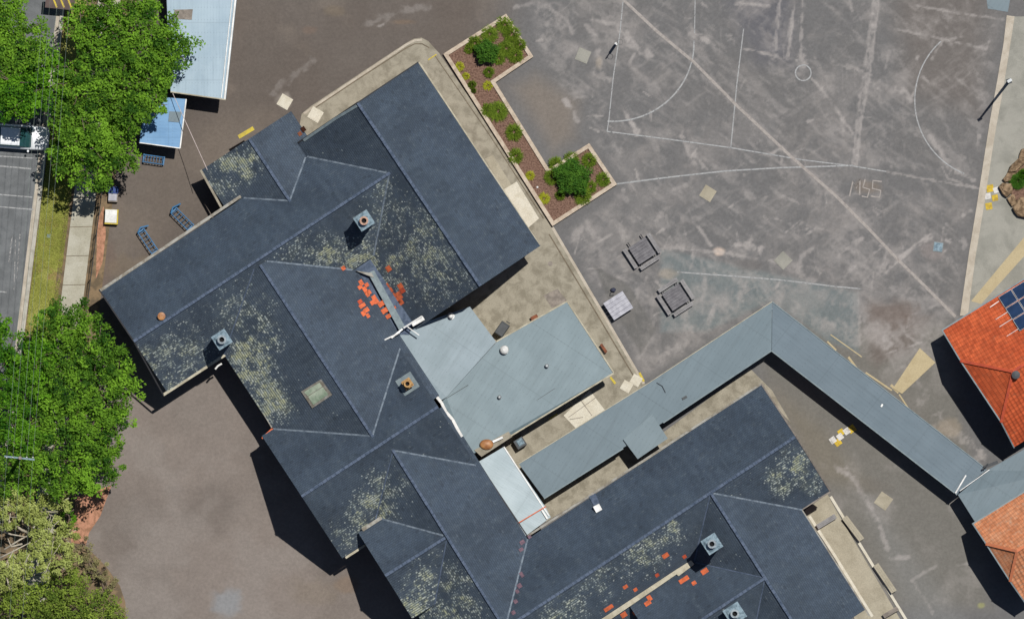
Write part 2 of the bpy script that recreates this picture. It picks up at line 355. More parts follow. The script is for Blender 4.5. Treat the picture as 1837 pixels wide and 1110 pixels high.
def leafmat(name, lo, hi, trans=.35):
    n = NT(name); at = n.n('Attribute'); at.attribute_name = 'tint'
    c = n.mix(at.outputs['Fac'], lo, hi)
    n.l(c, n.b.inputs['Base Color']); n.b.inputs['Roughness'].default_value = .7; n.b.inputs['Specular IOR Level'].default_value = .08
    tr = n.n('BsdfTranslucent'); n.l(n.mix(.5, c, (hi[0] * 1.2, hi[1] * 1.2, hi[2] * .6)), tr.inputs[0])
    ms = n.n('MixShader'); ms.inputs[0].default_value = trans
    n.l(n.b.outputs[0], ms.inputs[1]); n.l(tr.outputs[0], ms.inputs[2]); n.l(ms.outputs[0], n.out.inputs[0])
    return n.mat
M['leaf'] = leafmat('leaf_green', (.025, .075, .009), (.18, .35, .03))
M['leaf_b'] = leafmat('leaf_bright', (.018, .080, .007), (.135, .31, .018))
M['leaf_o'] = leafmat('leaf_pale_olive', (.20, .24, .055), (.41, .46, .15))
M['leaf_g'] = leafmat('leaf_olive', (.08, .13, .02), (.24, .32, .05))
M['leaf_br'] = leafmat('leaf_dry', (.16, .14, .075), (.30, .29, .13))
M['leaf_d'] = leafmat('leaf_deep', (.022, .08, .012), (.09, .20, .022))
M['leaf_t'] = leafmat('tuft_green', (.055, .105, .012), (.20, .28, .03))
M['leaf_y'] = leafmat('yellow_leaf', (.22, .26, .02), (.45, .44, .04))

# ------------------------------------------------------------ ground sheet, stains worked out on a grid
def vnoise(X, Y, sc, seed, oct=4, ro=.55):
    r = np.random.default_rng(seed); out = np.zeros_like(X); amp = 1; tot = 0
    for k in range(oct):
        T = r.random((128, 128)); x = X / sc + 37.1 * k; y = Y / sc + 11.7 * k
        xi = np.floor(x).astype(int); yi = np.floor(y).astype(int); fx = x - xi; fy = y - yi
        fx = fx * fx * (3 - 2 * fx); fy = fy * fy * (3 - 2 * fy)
        g = lambda i, j: T[(yi + j) % 128, (xi + i) % 128]
        out += amp * ((g(0, 0) * (1 - fx) + g(1, 0) * fx) * (1 - fy) + (g(0, 1) * (1 - fx) + g(1, 1) * fx) * fy)
        tot += amp; amp *= ro; sc /= 2
    return out / tot
def ss(x, a, b): t = np.clip((x - a) / (b - a), 0, 1); return t * t * (3 - 2 * t)
st = 2.4
xs = np.arange(-70, 1910, st); ys = np.arange(-70, 1185, st); X, Y = np.meshgrid(xs, ys)
base = np.ones(X.shape + (3,)) * np.array(tone(117,116,116))
def lay(mask, col, amt=1.0):
    global base
    m = np.clip(mask * amt, 0, 1)[..., None]; base = base * (1 - m) + np.array(col) * m
def inpoly(pts, soft=6):
    ins = np.zeros(X.shape, bool); n = len(pts); dmin = np.full(X.shape, 1e9)
    for i in range(n):
        (x1, y1), (x2, y2) = pts[i], pts[(i + 1) % n]
        c = ((y1 > Y) != (y2 > Y)) & (X < (x2 - x1) * (Y - y1) / ((y2 - y1) or 1e-9) + x1); ins ^= c
        dmin = np.minimum(dmin, segd(x1, y1, x2, y2))
    return np.where(ins, 1, 0) * ss(dmin, 0, soft)
def segd(x1, y1, x2, y2):
    dx, dy = x2 - x1, y2 - y1; t = np.clip(((X - x1) * dx + (Y - y1) * dy) / (dx * dx + dy * dy + 1e-9), 0, 1)
    return np.hypot(X - x1 - t * dx, Y - y1 - t * dy)
def stroke(pts, w, col, amt=.5, brk=.5, seed=0):
    x0 = max(0, int((min(p[0] for p in pts) - w * 2 + 70) / st)); x1 = int((max(p[0] for p in pts) + w * 2 + 70) / st) + 2
    y0 = max(0, int((min(p[1] for p in pts) - w * 2 + 70) / st)); y1 = int((max(p[1] for p in pts) + w * 2 + 70) / st) + 2
    if x1 <= x0 or y1 <= y0: return
    x, y = X[y0:y1, x0:x1], Y[y0:y1, x0:x1]; d = np.full(x.shape, 1e9)
    for (ax, ay), (bx, by) in zip(pts, pts[1:]):
        dx, dy = bx - ax, by - ay; t = np.clip(((x - ax) * dx + (y - ay) * dy) / (dx * dx + dy * dy + 1e-9), 0, 1); d = np.minimum(d, np.hypot(x - ax - t * dx, y - ay - t * dy))
    m = 1 - ss(d + (vnoise(x, y, 9, seed + 90) - .5) * w * 2.2, w * .2, w)
    if brk: m = m * ss(vnoise(x, y, 16, seed + 5), brk - .18, brk + .14)
    m = np.clip(m * amt, 0, 1)[..., None]; base[y0:y1, x0:x1] = base[y0:y1, x0:x1] * (1 - m) + np.array(col) * m
def blob(x, y, rx, ry, col, amt=.5, ang=0, seed=0):
    a = math.radians(ang); u = (X - x) * math.cos(a) + (Y - y) * math.sin(a); v = -(X - x) * math.sin(a) + (Y - y) * math.cos(a)
    d = np.hypot(u / rx, v / ry) + (vnoise(X, Y, 22, seed + 50) - .5) * .9
    lay(1 - ss(d, .45, 1.1), col, amt)
BROWN = tone(109,100,93); PINK = tone(143,133,126); GREEN = tone(124,134,132); CHALK = tone(178,172,168); CH2 = tone(152,146,142); TANC = tone(172,160,144)
left = 1 - ss(X + .25 * Y, 830, 980); lay(left, BROWN, .95)
lay(inpoly([(150,320),(420,160),(560,180),(430,350),(170,540)], 60), tone(122,112,103), .9)
low = ss(Y, 560, 700) * (1 - ss(X, 700, 760)); lay(low, tone(141,131,124), .95)
lay(ss(vnoise(X, Y, 220, 3), .35, .65), tone(122,118,114), .2)
lay(ss(vnoise(X, Y, 160, 4), .45, .7) * left, tone(104,96,90), .4)
lay(ss(vnoise(X, Y, 90, 44), .5, .7) * low, tone(148,140,134), .5)
br = inpoly([(1390,560),(1720,560),(1800,1110),(1500,1110),(1340,640)], 40); lay(br, tone(124,121,114), .8)
lay(inpoly([(1340,640),(1500,760),(1600,900),(1450,880)], 40), tone(126,120,108), .7)
lay(inpoly([(1480,760),(1800,1160),(1620,1160)], 50), tone(136,136,134), .5)
court = inpoly([(930,-80),(1810,-80),(1810,40),(1725,560),(1640,700),(1385,560),(1150,690),(1000,420),(1110,330),(960,110)], 25)
bluish = inpoly([(1250,-40),(1450,-40),(1450,150),(1340,140),(1300,60)], 60); lay(bluish, tone(104,104,110), .8)
lay(inpoly([(1560,-60),(1810,-60),(1790,250),(1600,200)], 70), tone(118,111,106), .7)
gz = inpoly([(1180,440),(1546,520),(1546,640),(1480,615),(1385,545),(1270,600),(1180,600)], 12)
lay(gz, tone(128,136,136), .75); lay(gz * ss(vnoise(X, Y, 60, 77), .4, .6), tone(112,120,122), .5)
lay(inpoly([(1546,520),(1690,560),(1640,640),(1570,670),(1546,650)], 25), tone(116,104,98), .6)
lay(inpoly([(890,150),(960,110),(1060,170),(1050,260),(985,300)], 45), tone(138,128,118), .75)
# chalky wash-out marks
u = X * .8 + Y * .6; v = -X * .6 + Y * .8
c1 = vnoise(X, Y, 75, 21, 5, .62); rid = 1 - np.abs(vnoise(X, Y, 110, 22, 5, .6) - .5) * 2
streak = vnoise(u / 2.6, v, 24, 23, 4, .6); streak2 = vnoise(u, v / 3.0, 20, 24, 4, .6)
pat = ss(c1, .5, .72) * .55 + ss(rid, .90, .985) * .5 * ss(vnoise(X, Y, 150, 25), .42, .6) + ss(streak, .58, .76) * .55 * ss(vnoise(X, Y, 130, 26), .45, .6) + ss(streak2, .6, .78) * .4
dens = ss(vnoise(X, Y, 260, 27), .3, .65) * .6 + .5
lay(pat * court, CH2, .3) ; lay(pat * court * dens, CHALK, .28)
lay(ss(c1, .52, .75) * br, CHALK, .25); lay(ss(c1, .58, .8) * left * (1 - low), tone(150,138,126), .25)
for k_, (an, sc_, lo_, amt_) in enumerate([(38, 7, .60, .5), (-38, 6, .62, .42), (62, 6, .64, .4), (36, 13, .60, .4), (-30, 11, .62, .35), (88, 7, .66, .35)]):
    ca, sa_ = math.cos(math.radians(an)), math.sin(math.radians(an)); uu_, vv_ = X * ca + Y * sa_, -X * sa_ + Y * ca
    lay(ss(vnoise(uu_ / 4.5, vv_ + 6 * vnoise(X, Y, 60, 70), sc_, 400 + k_, 3, .6), lo_, lo_ + .16) * court * ss(vnoise(X, Y, 120, 410 + k_), .46, .62), CHALK, amt_ * .5)
for i in range(260):
    x = rnd.uniform(940, 1740); y = rnd.uniform(-10, 680) if rnd.random() < .5 else rnd.uniform(380, 680); L = rnd.uniform(4, 34); a = rnd.uniform(0, 180)
    if court[min(max(int((y + 70) / st), 0), X.shape[0] - 1), int((x + 70) / st)] > .5 and vnoise(np.array([x]), np.array([y]), 150, 26)[0] > .42:
        stroke([(x, y), (x + L * math.cos(math.radians(a)), y + L * math.sin(math.radians(a)))], rnd.uniform(1.6, 3.6), CHALK, rnd.uniform(.3, .7), .42, i % 40)
lay(ss(vnoise(X, Y, 46, 61, 5, .7), .52, .72) * court * ss(Y, 330, 520), CHALK, .38)
lay(ss(vnoise(u, v * 2, 46, 62, 5, .7), .56, .74) * court, CHALK, .3)
lines_j = jp0 = [(1118,0),(1180,58),(1245,112),(1320,188),(1420,282),(1500,352),(1560,412),(1610,465),(1660,514),(1714,568)]
stroke(jp0, 9, CHALK, .3, .4, 3)
# marks that can be told apart
for k, (pts, w, amt) in enumerate([
    ([(925,14),(960,4),(1000,24),(1015,34),(1027,60)], 5, .45), ([(985,40),(1000,45),(998,62),(975,80)], 9, .4), ([(1050,45),(1070,65)], 6, .5),
    ([(1072,95),(1078,115),(1070,130),(1095,142)], 8, .6), ([(1112,55),(1130,68),(1150,90),(1165,100)], 8, .7), ([(1060,36),(1110,44)], 5, .6),
    ([(1240,60),(1275,76)], 5, .8), ([(1236,50),(1244,68)], 8, .5), ([(1010,180),(1025,192)], 7, .7), ([(1030,205),(1036,215)], 8, .6),
    ([(1122,205),(1135,222),(1142,240)], 7, .8), ([(1222,245),(1248,300)], 5, .5), ([(1100,262),(1112,275)], 10, .4),
    ([(1320,6),(1365,10)], 4, .7), ([(1330,85),(1400,103),(1430,108)], 4, .7), ([(1395,12),(1390,90)], 4, .5), ([(1422,20),(1413,100)], 4, .55), ([(1437,102),(1442,115)], 10, .6),
    ([(1455,140),(1478,165),(1510,210),(1530,240)], 4, .7), ([(1495,114),(1540,125),(1560,135)], 5, .5), ([(1568,148),(1590,160),(1625,165),(1632,178)], 9, .65),
    ([(1655,138),(1668,150)], 4, .7), ([(1668,245),(1690,275),(1700,300),(1750,325)], 6, .65), ([(1685,270),(1697,290)], 9, .5), ([(1758,245),(1755,258)], 5, .6),
    ([(1730,385),(1742,378)], 5, .7), ([(1728,430),(1732,440)], 7, .5), ([(1670,420),(1640,440),(1615,465),(1590,488)], 5, .8), ([(1520,445),(1548,425)], 5, .7),
    ([(1525,485),(1540,472)], 5, .7), ([(1590,470),(1580,490),(1575,495)], 9, .6), ([(1435,480),(1438,460),(1460,442)], 6, .5), ([(1435,490),(1455,500)], 9, .4),
    ([(1230,365),(1245,395),(1258,415),(1275,440)], 4, .65), ([(1245,278),(1270,305)], 5, .6), ([(1200,345),(1235,330)], 6, .5), ([(1175,400),(1185,385)], 8, .5),
    ([(1055,405),(1075,430),(1065,450)], 10, .5), ([(1100,400),(1125,425)], 12, .5), ([(1040,410),(1030,430)], 8, .4), ([(1315,440),(1345,440),(1375,450)], 7, .7),
    ([(1195,440),(1225,445)], 7, .6), ([(1120,340),(1125,360)], 6, .5), ([(1160,500),(1145,520),(1140,545)], 6, .5), ([(1175,570),(1160,600),(1150,640)], 8, .4),
    ([(1240,610),(1210,625),(1190,640)], 12, .5), ([(1225,560),(1235,590)], 9, .5), ([(1280,550),(1270,590)], 6, .5), ([(1330,500),(1325,560)], 5, .4), ([(1265,500),(1260,560)], 5, .4),
    ([(1300,540),(1340,520)], 10, .35), ([(1400,525),(1395,560),(1430,580)], 9, .35), ([(1470,570),(1520,600)], 9, .35), ([(1540,520),(1543,620)], 4, .5),
    ([(1585,608),(1600,615),(1592,625)], 5, .7), ([(1610,560),(1625,590)], 9, .3), ([(1515,840),(1545,880),(1575,935)], 6, .6), ([(1500,835),(1520,850)], 6, .5),
    ([(1580,945),(1592,985)], 5, .5), ([(1600,1000),(1630,1000)], 6, .6), ([(1640,1045),(1675,1100)], 4, .6), ([(1635,1040),(1680,1015)], 4, .4), ([(1700,1020),(1735,1010)], 4, .5),
    ([(1680,750),(1700,770),(1725,790)], 14, .5), ([(1740,800),(1760,820)], 12, .6), ([(1640,680),(1660,700),(1650,720)], 10, .3),
    ([(660,40),(740,18),(770,10)], 9, .25), ([(560,110),(520,140),(490,165)], 9, .22), ([(680,48),(688,44)], 4, .5)]):
    stroke(pts, w, CHALK, amt, .42, 200 + k)
for k, (x, y, rx, ry, c, a) in enumerate([(1075,112,10,16,TANC,.5),(1200,490,22,12,TANC,.5),(1290,452,12,8,tone(216,196,180),.9),(1345,475,25,14,tone(116,112,110),.5),
    (402,1080,36,30,tone(146,150,154),.7),(1600,565,50,30,tone(112,98,90),.6),(725,40,28,6,tone(130,112,96),.6),(555,55,14,8,tone(128,110,98),.5),(600,20,25,12,tone(124,112,96),.5),
    (512,180,18,16,tone(168,160,152),.6),(250,930,50,40,tone(148,140,134),.3),(620,1045,25,20,tone(136,116,98),.5),(560,1060,50,30,tone(134,122,108),.4),
    (1560,335,30,16,tone(140,124,108),.45),(1700,770,26,20,tone(160,148,132),.6),(185,470,30,60,tone(120,102,92),.5),(240,480,60,25,tone(132,118,100),.4),
    (360,640,20,12,tone(150,140,126),.4),(1670,450,26,22,tone(150,140,136),.5),(1760,1085,8,6,tone(170,170,110),.6),(1560,870,40,20,tone(118,112,104),.4)]):
    blob(x, y, rx, ry, c, a, 0, 300 + k)
for dx in (1530,1542): pass
for k_, (p_, w_) in enumerate([([(1568,0),(1556,90),(1546,150),(1536,230),(1529,298)], 2.6), ([(1577,0),(1566,90),(1556,160),(1544,230),(1537,298)], 2.4), ([(1573,0),(1560,100),(1540,240),(1533,296)], 5),
    ([(1590,308),(1680,325),(1757,338)], 2.2), ([(1604,52),(1680,68),(1770,88)], 2.6), ([(1700,72),(1735,64)], 2.2), ([(1770,88),(1774,75)], 3), ([(1400,0),(1392,90)], 2.5), ([(1426,0),(1415,100)], 2.5),
    ([(1440,0),(1436,110)], 2.5), ([(1690,75),(1672,105)], 2.5), ([(1640,10),(1720,24),(1800,36)], 2.6), ([(1760,340),(1700,320),(1690,300)], 2), ([(1185,445),(1290,452),(1400,470)], 3),
    ([(1325,0),(1365,10),(1380,12)], 3), ([(1610,465),(1672,425)], 5), ([(1050,300),(1060,330)], 3)]): stroke(p_, w_ * (1.25 if w_ < 4 else .9), CHALK, .55, .36, 500 + k_)
# old patches cut into the playground
lay(inpoly([(1060,470),(1130,510),(1180,590),(1150,640),(1090,540)], 5), tone(108,107,104), .6)
nv = X.size; co = np.zeros((nv, 3)); co[:, 0] = ((X - CX) / PXM).ravel(); co[:, 1] = ((CY - Y) / PXM).ravel()
ny, nx = X.shape; idx = np.arange(nv).reshape(ny, nx)
q = np.stack([idx[1:, :-1], idx[1:, 1:], idx[:-1, 1:], idx[:-1, :-1]], -1).reshape(-1, 4)
def np_mesh(name, co, q, mats, parent=None, attr=None, attrname='tint', uvless=True):
    me = bpy.data.meshes.new(name); k = q.shape[1]
    me.vertices.add(len(co)); me.vertices.foreach_set('co', co.astype(np.float32).ravel())
    me.loops.add(q.size); me.loops.foreach_set('vertex_index', q.astype(np.int32).ravel())
    me.polygons.add(len(q)); me.polygons.foreach_set('loop_start', np.arange(0, q.size, k, dtype=np.int32))
    me.update(calc_edges=True)
    me.materials.append(mats)
    if attr is not None:
        if attr.ndim == 2:
            a = me.attributes.new(attrname, 'FLOAT_COLOR', 'POINT'); a.data.foreach_set('color', np.c_[attr, np.ones(len(attr))].astype(np.float32).ravel())
        else:
            a = me.attributes.new(attrname, 'FLOAT', 'POINT'); a.data.foreach_set('value', attr.astype(np.float32))
    o = bpy.data.objects.new(name, me); C.objects.link(o)
    if parent: o.parent = parent; me.transform(parent_inv(parent))
    return o
struct(np_mesh('asphalt_ground', co, q, M['asphalt'], attr=base.reshape(-1, 3), attrname='stain'))
far = MB(); far.add([(-500, -500, -.03), (500, -500, -.03), (500, 500, -.03), (-500, 500, -.03)], [(0, 1, 2, 3)])
struct(far.build('ground', M['farground']))

def sheet(name, pts, mat, z=.004, h=None, kind='structure'):
    b = MB(); w = [P(x, y)[:2] for x, y in pts]
    if h: b.prism(w, -.02, h)
    else:
        n = len(w)
        if sum(w[i][0] * w[(i + 1) % n][1] - w[(i + 1) % n][0] * w[i][1] for i in range(n)) < 0: w = w[::-1]
        b.add([(x, y, z) for x, y in w], [list(range(n))])
    o = b.build(name, M[mat]); o['kind'] = kind; return o
def ribbon(b, pts, w, z):
    pw = [Vector(P(x, y)[:2]) for x, y in pts]; L = []; n = len(pw)
    for i, p in enumerate(pw):
        d = (pw[min(i + 1, n - 1)] - pw[max(i - 1, 0)]).normalized(); nn = Vector((-d.y, d.x)) * w / PXM / 2
        L.append((p + nn, p - nn))
    for i in range(n - 1):
        a, c = L[i]; d, e = L[i + 1]
        b.add([(c.x, c.y, z), (e.x, e.y, z), (d.x, d.y, z), (a.x, a.y, z)], [(0, 1, 2, 3)])
def lines(name, items, mat, z=.008):
    b = MB()
    for i, (pts, w) in enumerate(items): ribbon(b, pts, w * (.8 if 'court' in name else 1), z + .0008 * (i % 5))
    return struct(b.build(name, M[mat]))
def arc(cx, cy, r, a0, a1, n=24, ry=None):
    return [(cx + r * math.cos(math.radians(a0 + (a1 - a0) * i / n)), cy + (ry or r) * math.sin(math.radians(a0 + (a1 - a0) * i / n))) for i in range(n + 1)]
# court paint
lines('court_lines', [([(1118,0),(1112,60),(1100,140),(1092,218),(1089,236)], 2.4), (arc(1100,78,145,-2,94,30,140), 3.2),
    ([(1089,236),(1200,250),(1310,265),(1440,287),(1530,298),(1590,308)], 2.8), ([(1334,52),(1322,150),(1311,265)], 2.6),
    ([(1107,330),(1200,318),(1300,307),(1400,301),(1530,297)], 3.4), (arc(1441,131,14,0,360,24), 3), (arc(1783,180,142,228,112,26), 2.8),
    ([(1215,488),(1300,494),(1400,502),(1500,514),(1545,518)], 3), ([(1247,0),(1246,60)], 2.2)], 'line')
b_ = MB(); jp = [(1118,0),(1180,58),(1245,112),(1320,188),(1420,282),(1500,352),(1560,412),(1610,465),(1660,514),(1714,568)]
lines('resurfaced_joint', [(jp, 5.2)], 'line_tan', .018)
# road side of the school
def rx(x0, y, y0=363): return x0 - .124 * (y - y0)
def band(x0, x1, y0, y1, n=10): return [(rx(x0, y0 + (y1 - y0) * i / n), y0 + (y1 - y0) * i / n) for i in range(n + 1)] + [(rx(x1, y1 - (y1 - y0) * i / n), y1 - (y1 - y0) * i / n) for i in range(n + 1)]
sheet('road', [(-400,-90),(rx(62,-90),-90),(rx(62,1200),1200),(-400,1200)], 'road', .004)
sheet('verge_soil', band(72, 202, -90, 1200), 'verge', .012)
sheet('roadside_kerb', band(66, 73, -90, 1200), 'kerb', 0, .13)
sheet('road_gutter', band(59, 66, -90, 1200), 'strip', .010)
# footpath in slabs
b = MB()
for i in range(0, 22):
    y0 = -60 + i * 52
    b.prism([P(x, y)[:2] for x, y in [(rx(131, y0), y0), (rx(171, y0), y0 - 1), (rx(171, y0 + 51), y0 + 50), (rx(131, y0 + 51), y0 + 51)]], -.02, .06)
struct(b.build('footpath', M['slab']))
lines('parking_bay_lines', [([(-40,294),(0,298),(56,303)], 2.6), ([(-40,345),(0,349),(58,354)], 2.2), ([(-40,367),(0,371),(60,376)], 2.2), ([(-40,520),(12,524)], 2.4), ([(-40,278),(60,284)], 2)], 'line', .011)
lines('road_wear_lines', [([(22,424),(16,470)], 2), ([(36,420),(30,500)], 2), ([(28,430),(25,520)], 1.5)], 'line_soft', .013)

sheet('verge_turf', band(75, 118, -90, 600), 'turfbase', .016)
# grass on the verge: real blades
def tuft_field(name, poly, n, mat, label, h=(.05, .12), w=.035, spread=.6):
    xs_ = [p[0] for p in poly]; ys_ = [p[1] for p in poly]; pts = []
    while len(pts) < n:
        x = rnd.uniform(min(xs_), max(xs_)); y = rnd.uniform(min(ys_), max(ys_)); ins = False
        for i in range(len(poly)):
            (x1, y1), (x2, y2) = poly[i], poly[(i + 1) % len(poly)]
            if (y1 > y) != (y2 > y) and x < (x2 - x1) * (y - y1) / (y2 - y1) + x1: ins = not ins
        if ins: pts.append(P(x, y))
    p = np.array(pts); n = len(p)
    keep = vnoise(p[:, 0], p[:, 1], 2.2, 5) + .25 * R.random(n) > .46; p = p[keep]; n = len(p)
    a = R.random(n) * 6.283; d = np.c_[np.cos(a), np.sin(a), np.zeros(n)]; s = np.c_[-np.sin(a), np.cos(a), np.zeros(n)]
    hh = R.uniform(h[0], h[1], n)[:, None]; up = np.array([[0, 0, 1.]]); ln = d * hh * R.uniform(.3, 1.4, n)[:, None] * spread
    base_ = p + np.array([0, 0, .012]); v = np.stack([base_ - s * w / 2, base_ + s * w / 2, base_ + ln + up * hh + s * w * .2, base_ + ln + up * hh - s * w * .2], 1).reshape(-1, 3)
    t = np.repeat(np.clip(vnoise(p[:, 0], p[:, 1], 1.2, 9) * 1.2 - .1 + R.normal(0, .18, n), 0, 1), 4)
    o = np_mesh(name, v, np.arange(4 * n).reshape(-1, 4), mat, attr=t)
    return tag(o, label, 'grass', kind='stuff')
M['turf'] = leafmat('verge_grass', (.30, .33, .075), (.50, .52, .14), .3)
tuft_field('verge_grass', band(74, 126, 250, 620), 34000, M['turf'], 'short yellowish grass on the verge between kerb and footpath')
tuft_field('verge_grass', band(110, 128, 20, 110), 1500, M['turf'], 'short dry grass seen in the gap between the tree crowns')

# ------------------------------------------------------------ paving near the school
sheet('concrete_path', [(530,265),(541,205),(556,192),(640,136),(728,78),(742,70),(756,68),(768,74),(788,96),(880,232),(985,400),(1070,545),(1158,690),(1130,730),(935,860),(880,810),(700,610),(740,300)], 'conc2', 0, .05)
sheet('courtyard_concrete', [(850,545),(992,420),(1110,610),(1150,700),(900,860),(830,760)], 'conc2', .055)
lines('path_edge_strip', [([(556,200),(640,144),(728,87),(744,79),(757,79),(770,86)], 2.0), ([(985,420),(1070,562),(1146,690)], 2.2), ([(780,100),(880,245),(975,392)], 1.6)], 'path_dark', .062)
lines('path_pale_edge', [([(991,408),(1076,553),(1155,688)], 5), ([(545,204),(640,140),(730,80),(744,73),(757,72)], 4)], 'strip', .060)
sheet('bright_slab', [(904,340),(927,326),(967,392),(947,409)], 'cream', .068)
sheet('bright_slab', [(870,285),(884,278),(930,352),(908,352)], 'conc', .066)
sheet('concrete_strip', [(960,900),(1120,795),(1190,775),(1345,660),(1385,700),(1420,760),(1365,700),(980,935)], 'conc2', .02)
sheet('cream_slab', [(1011,745),(1058,700),(1085,735),(1033,768)], 'cream', .075)
sheet('patched_slab', [(975,530),(1000,518),(1018,540),(990,552)], 'timber', .064)
sheet('east_concrete', [(1815,30),(1960,30),(1960,600),(1728,575),(1745,480),(1778,285)], 'conc_g', .006)
sheet('tan_strip', [(1742,540),(1760,545),(1900,390),(1900,350)], 'tan', .012)
sheet('white_edge_strip', [(1806,28),(1820,30),(1814,70),(1806,120),(1796,180),(1787,228),(1778,285),(1765,370),(1750,460),(1736,566),(1722,566),(1738,455),(1752,370),(1765,285),(1777,210),(1788,150),(1800,80)], 'strip', 0, .05)
sheet('tan_ramp', [(1602,696),(1650,624),(1678,650),(1618,706)], 'tan', 0, .06)
sheet('veranda_slab', [(1440,918),(1484,885),(1500,915),(1615,1110),(1680,1220),(1560,1200),(1500,1000)], 'conc', 0, .07)
lines('veranda_edge', [([(1490,890),(1625,1110),(1660,1165)], 5), ([(1452,925),(1500,1000),(1565,1105)], 5)], 'cream', .078)
lines('slab_joints', [([(1022,752),(1046,788 - 40)], 1.2), ([(1040,715),(1062,745)], 1.2), ([(1020,748),(1070,712)], 1), ([(905,860),(1050,760)], 1)], 'timber', .082)
sheet('edge_soil', [(150,885),(200,870),(180,925),(160,955),(152,985),(128,975),(120,900)], 'soil', .010)
sheet('edge_soil', [(175,395),(186,370),(190,420),(184,470),(172,500)], 'soil', .016)
sheet('edge_soil', [(-60,960),(150,975),(190,1015),(215,1050),(225,1080),(228,1160),(-60,1160)], 'verge', .014)
sheet('blue_sealed_patch', [(1770,0),(1812,0),(1808,22),(1772,16)], 'metal_walk', .016)
lines('path_edging', [([(1522,640),(1545,672)], 4), ([(1553,668),(1600,700)], 3), ([(1598,690),(1612,704)], 5), ([(1613,707),(1636,742)], 2.5), ([(1484,612),(1500,628)], 3), ([(1490,600),(1546,640)], 2)], 'tan', .012)
# painted squares
def marks(name, sq, mat, z=.02):
    b = MB()
    for (x, y, s, a) in sq: b.add([(P(x, y)[0] + s / PXM / 2 * (i * math.cos(math.radians(a)) - j * math.sin(math.radians(a))), P(x, y)[1] + s / PXM / 2 * (i * math.sin(math.radians(a)) + j * math.cos(math.radians(a))), z) for (i, j) in ((-1, -1), (1, -1), (1, 1), (-1, 1))], [(0, 1, 2, 3)])
    return struct(b.build(name, M[mat]))
marks('yellow_step_marks', [(1776,338,13,10),(1785,355,11,10),(1774,370,12,10),(1528,769,13,35),(1509,775,11,35),(1503,793,12,35)], 'yellow', .03)
marks('white_step_marks', [(1787,341,10,20),(1772,352,11,10),(1519,773,11,35),(1507,783,11,35),(1494,789,11,35)], 'white_pt', .034)
lines('yellow_nosing', [([(1147,668),(1155,684)], 4), ([(1095,676),(1104,688)], 4), ([(768,108),(783,98)], 2), ([(985,752),(1000,742)], 2.5)], 'yellow_s', .085)
lines('faded_playground_numbers', [([(1524,352),(1530,325),(1536,338),(1543,322),(1542,350)], 2.5), ([(1552,322),(1548,336),(1560,340),(1556,354),(1546,352)], 2.5), ([(1582,326),(1566,324),(1565,338),(1580,342),(1578,354),(1562,352)], 2.5)], 'line_tan', .014)
# drain covers
def cover(x, y, s, a, mat, label, cat='drain cover', grp='pale square drain covers set in the playground', rim=None):
    zb = .058 if grp and 'path' in grp else .003
    t = thing('drain_cover', label, cat, P(x, y), grp)
    b = MB(); b.box((*P(x, y)[:2], zb), (s / PXM, s / PXM, .03), math.radians(a)); b.build('frame', M[rim or mat], t)
    b = MB(); b.box((*P(x, y)[:2], zb + .027), (s * .84 / PXM, s * .84 / PXM, .02), math.radians(a))
    b.build('lid', M[mat], t)
cover(1046,100,23,-22,'conc_g','pale square drain cover beside the netball post')
cover(1270,347,23,-32,'conc','olive grey square drain cover on the court below the long white line')
cover(1405,467,24,-45,'conc_g','pale diamond drain cover left of the long diagonal joint')
cover(1683,443,17,-8,'chim_blue','small blue green drain cover with a rounded rim near the white edge strip',rim='gutter_g')
cover(1585,898,25,-35,'conc','worn tan square cover in the lane beside the lower walkway')
cover(511,183,22,-30,'cream','whitish square cover on asphalt above the small slate wing')
cover(566,206,22,-30,'cream','whitish square slab at the corner of the concrete path',grp='pale slabs on the concrete path')
cover(1124,693,18,-30,'cream','pale square slab nearer the annex, left of its twin',grp='pale slabs on the concrete path')
cover(1141,682,18,-30,'cream','pale square slab beside the yellow step nosing',grp='pale slabs on the concrete path')
cover(87,423,7,0,'chim_blue','tiny blue grey pit lid in the verge grass',grp=None)

# ------------------------------------------------------------ school building
EZ = 4.0
wings = []
class Wing:
    def __init__(s, r0, r1, ha, hb, zr, sa, sb, m_a='slate_l', m_b='slate'):
        s.r0 = Vector(r0); s.r1 = Vector(r1); s.d = (s.r1 - s.r0).normalized(); s.L = (s.r1 - s.r0).length
        s.na = Vector((-s.d.y, s.d.x)); s.ha, s.hb, s.zr, s.sa, s.sb = ha, hb, zr, sa, sb; s.ma, s.mb = m_a, m_b
    def z(s, x, y, slack=0):
        p = Vector((x, y)) - s.r0; t = p.dot(s.d); a = p.dot(s.na)
        if t < -slack or t > s.L + slack or a > s.ha + slack or a < -s.hb - slack: return None
        return s.zr - (a * s.sa if a > 0 else -a * s.sb)
    def pt(s, t, a): q = s.r0 + s.d * t + s.na * a; return (q.x, q.y)
def zroof(x, y, sl=0):
    zz = [w.z(x, y, sl) for w in wings]; zz = [z for z in zz if z is not None]
    return max(zz) if zz else None
g = lambda rise, half: rise / half
A_ = Wing((642,185),(862,513),152,130,8.87,g(4.87,130),g(4.87,130))
B_ = Wing((240,612),(700,310),109,107,8.0,g(4,109),g(4,107))
C_ = Wing((467,475),(671,786),143,140,8.0,g(4,143),g(4,134))
D_ = Wing((541,890),(786,729),133,130,8.76,g(4.76,133),g(4.76,130))
E_ = Wing((695,791),(960,1213),120,120,8.0,g(4,120),g(4,120))
F_ = Wing((691,1032),(799,964),91,91,8.0,g(2.8,91),g(2.8,91))
G_ = Wing((906,1127),(1427,783),116,112,8.0,g(4,116),g(4,112))
H_ = Wing((447,249),(529,374),104,90,5.87,g(2.9,104),g(2.9,104))
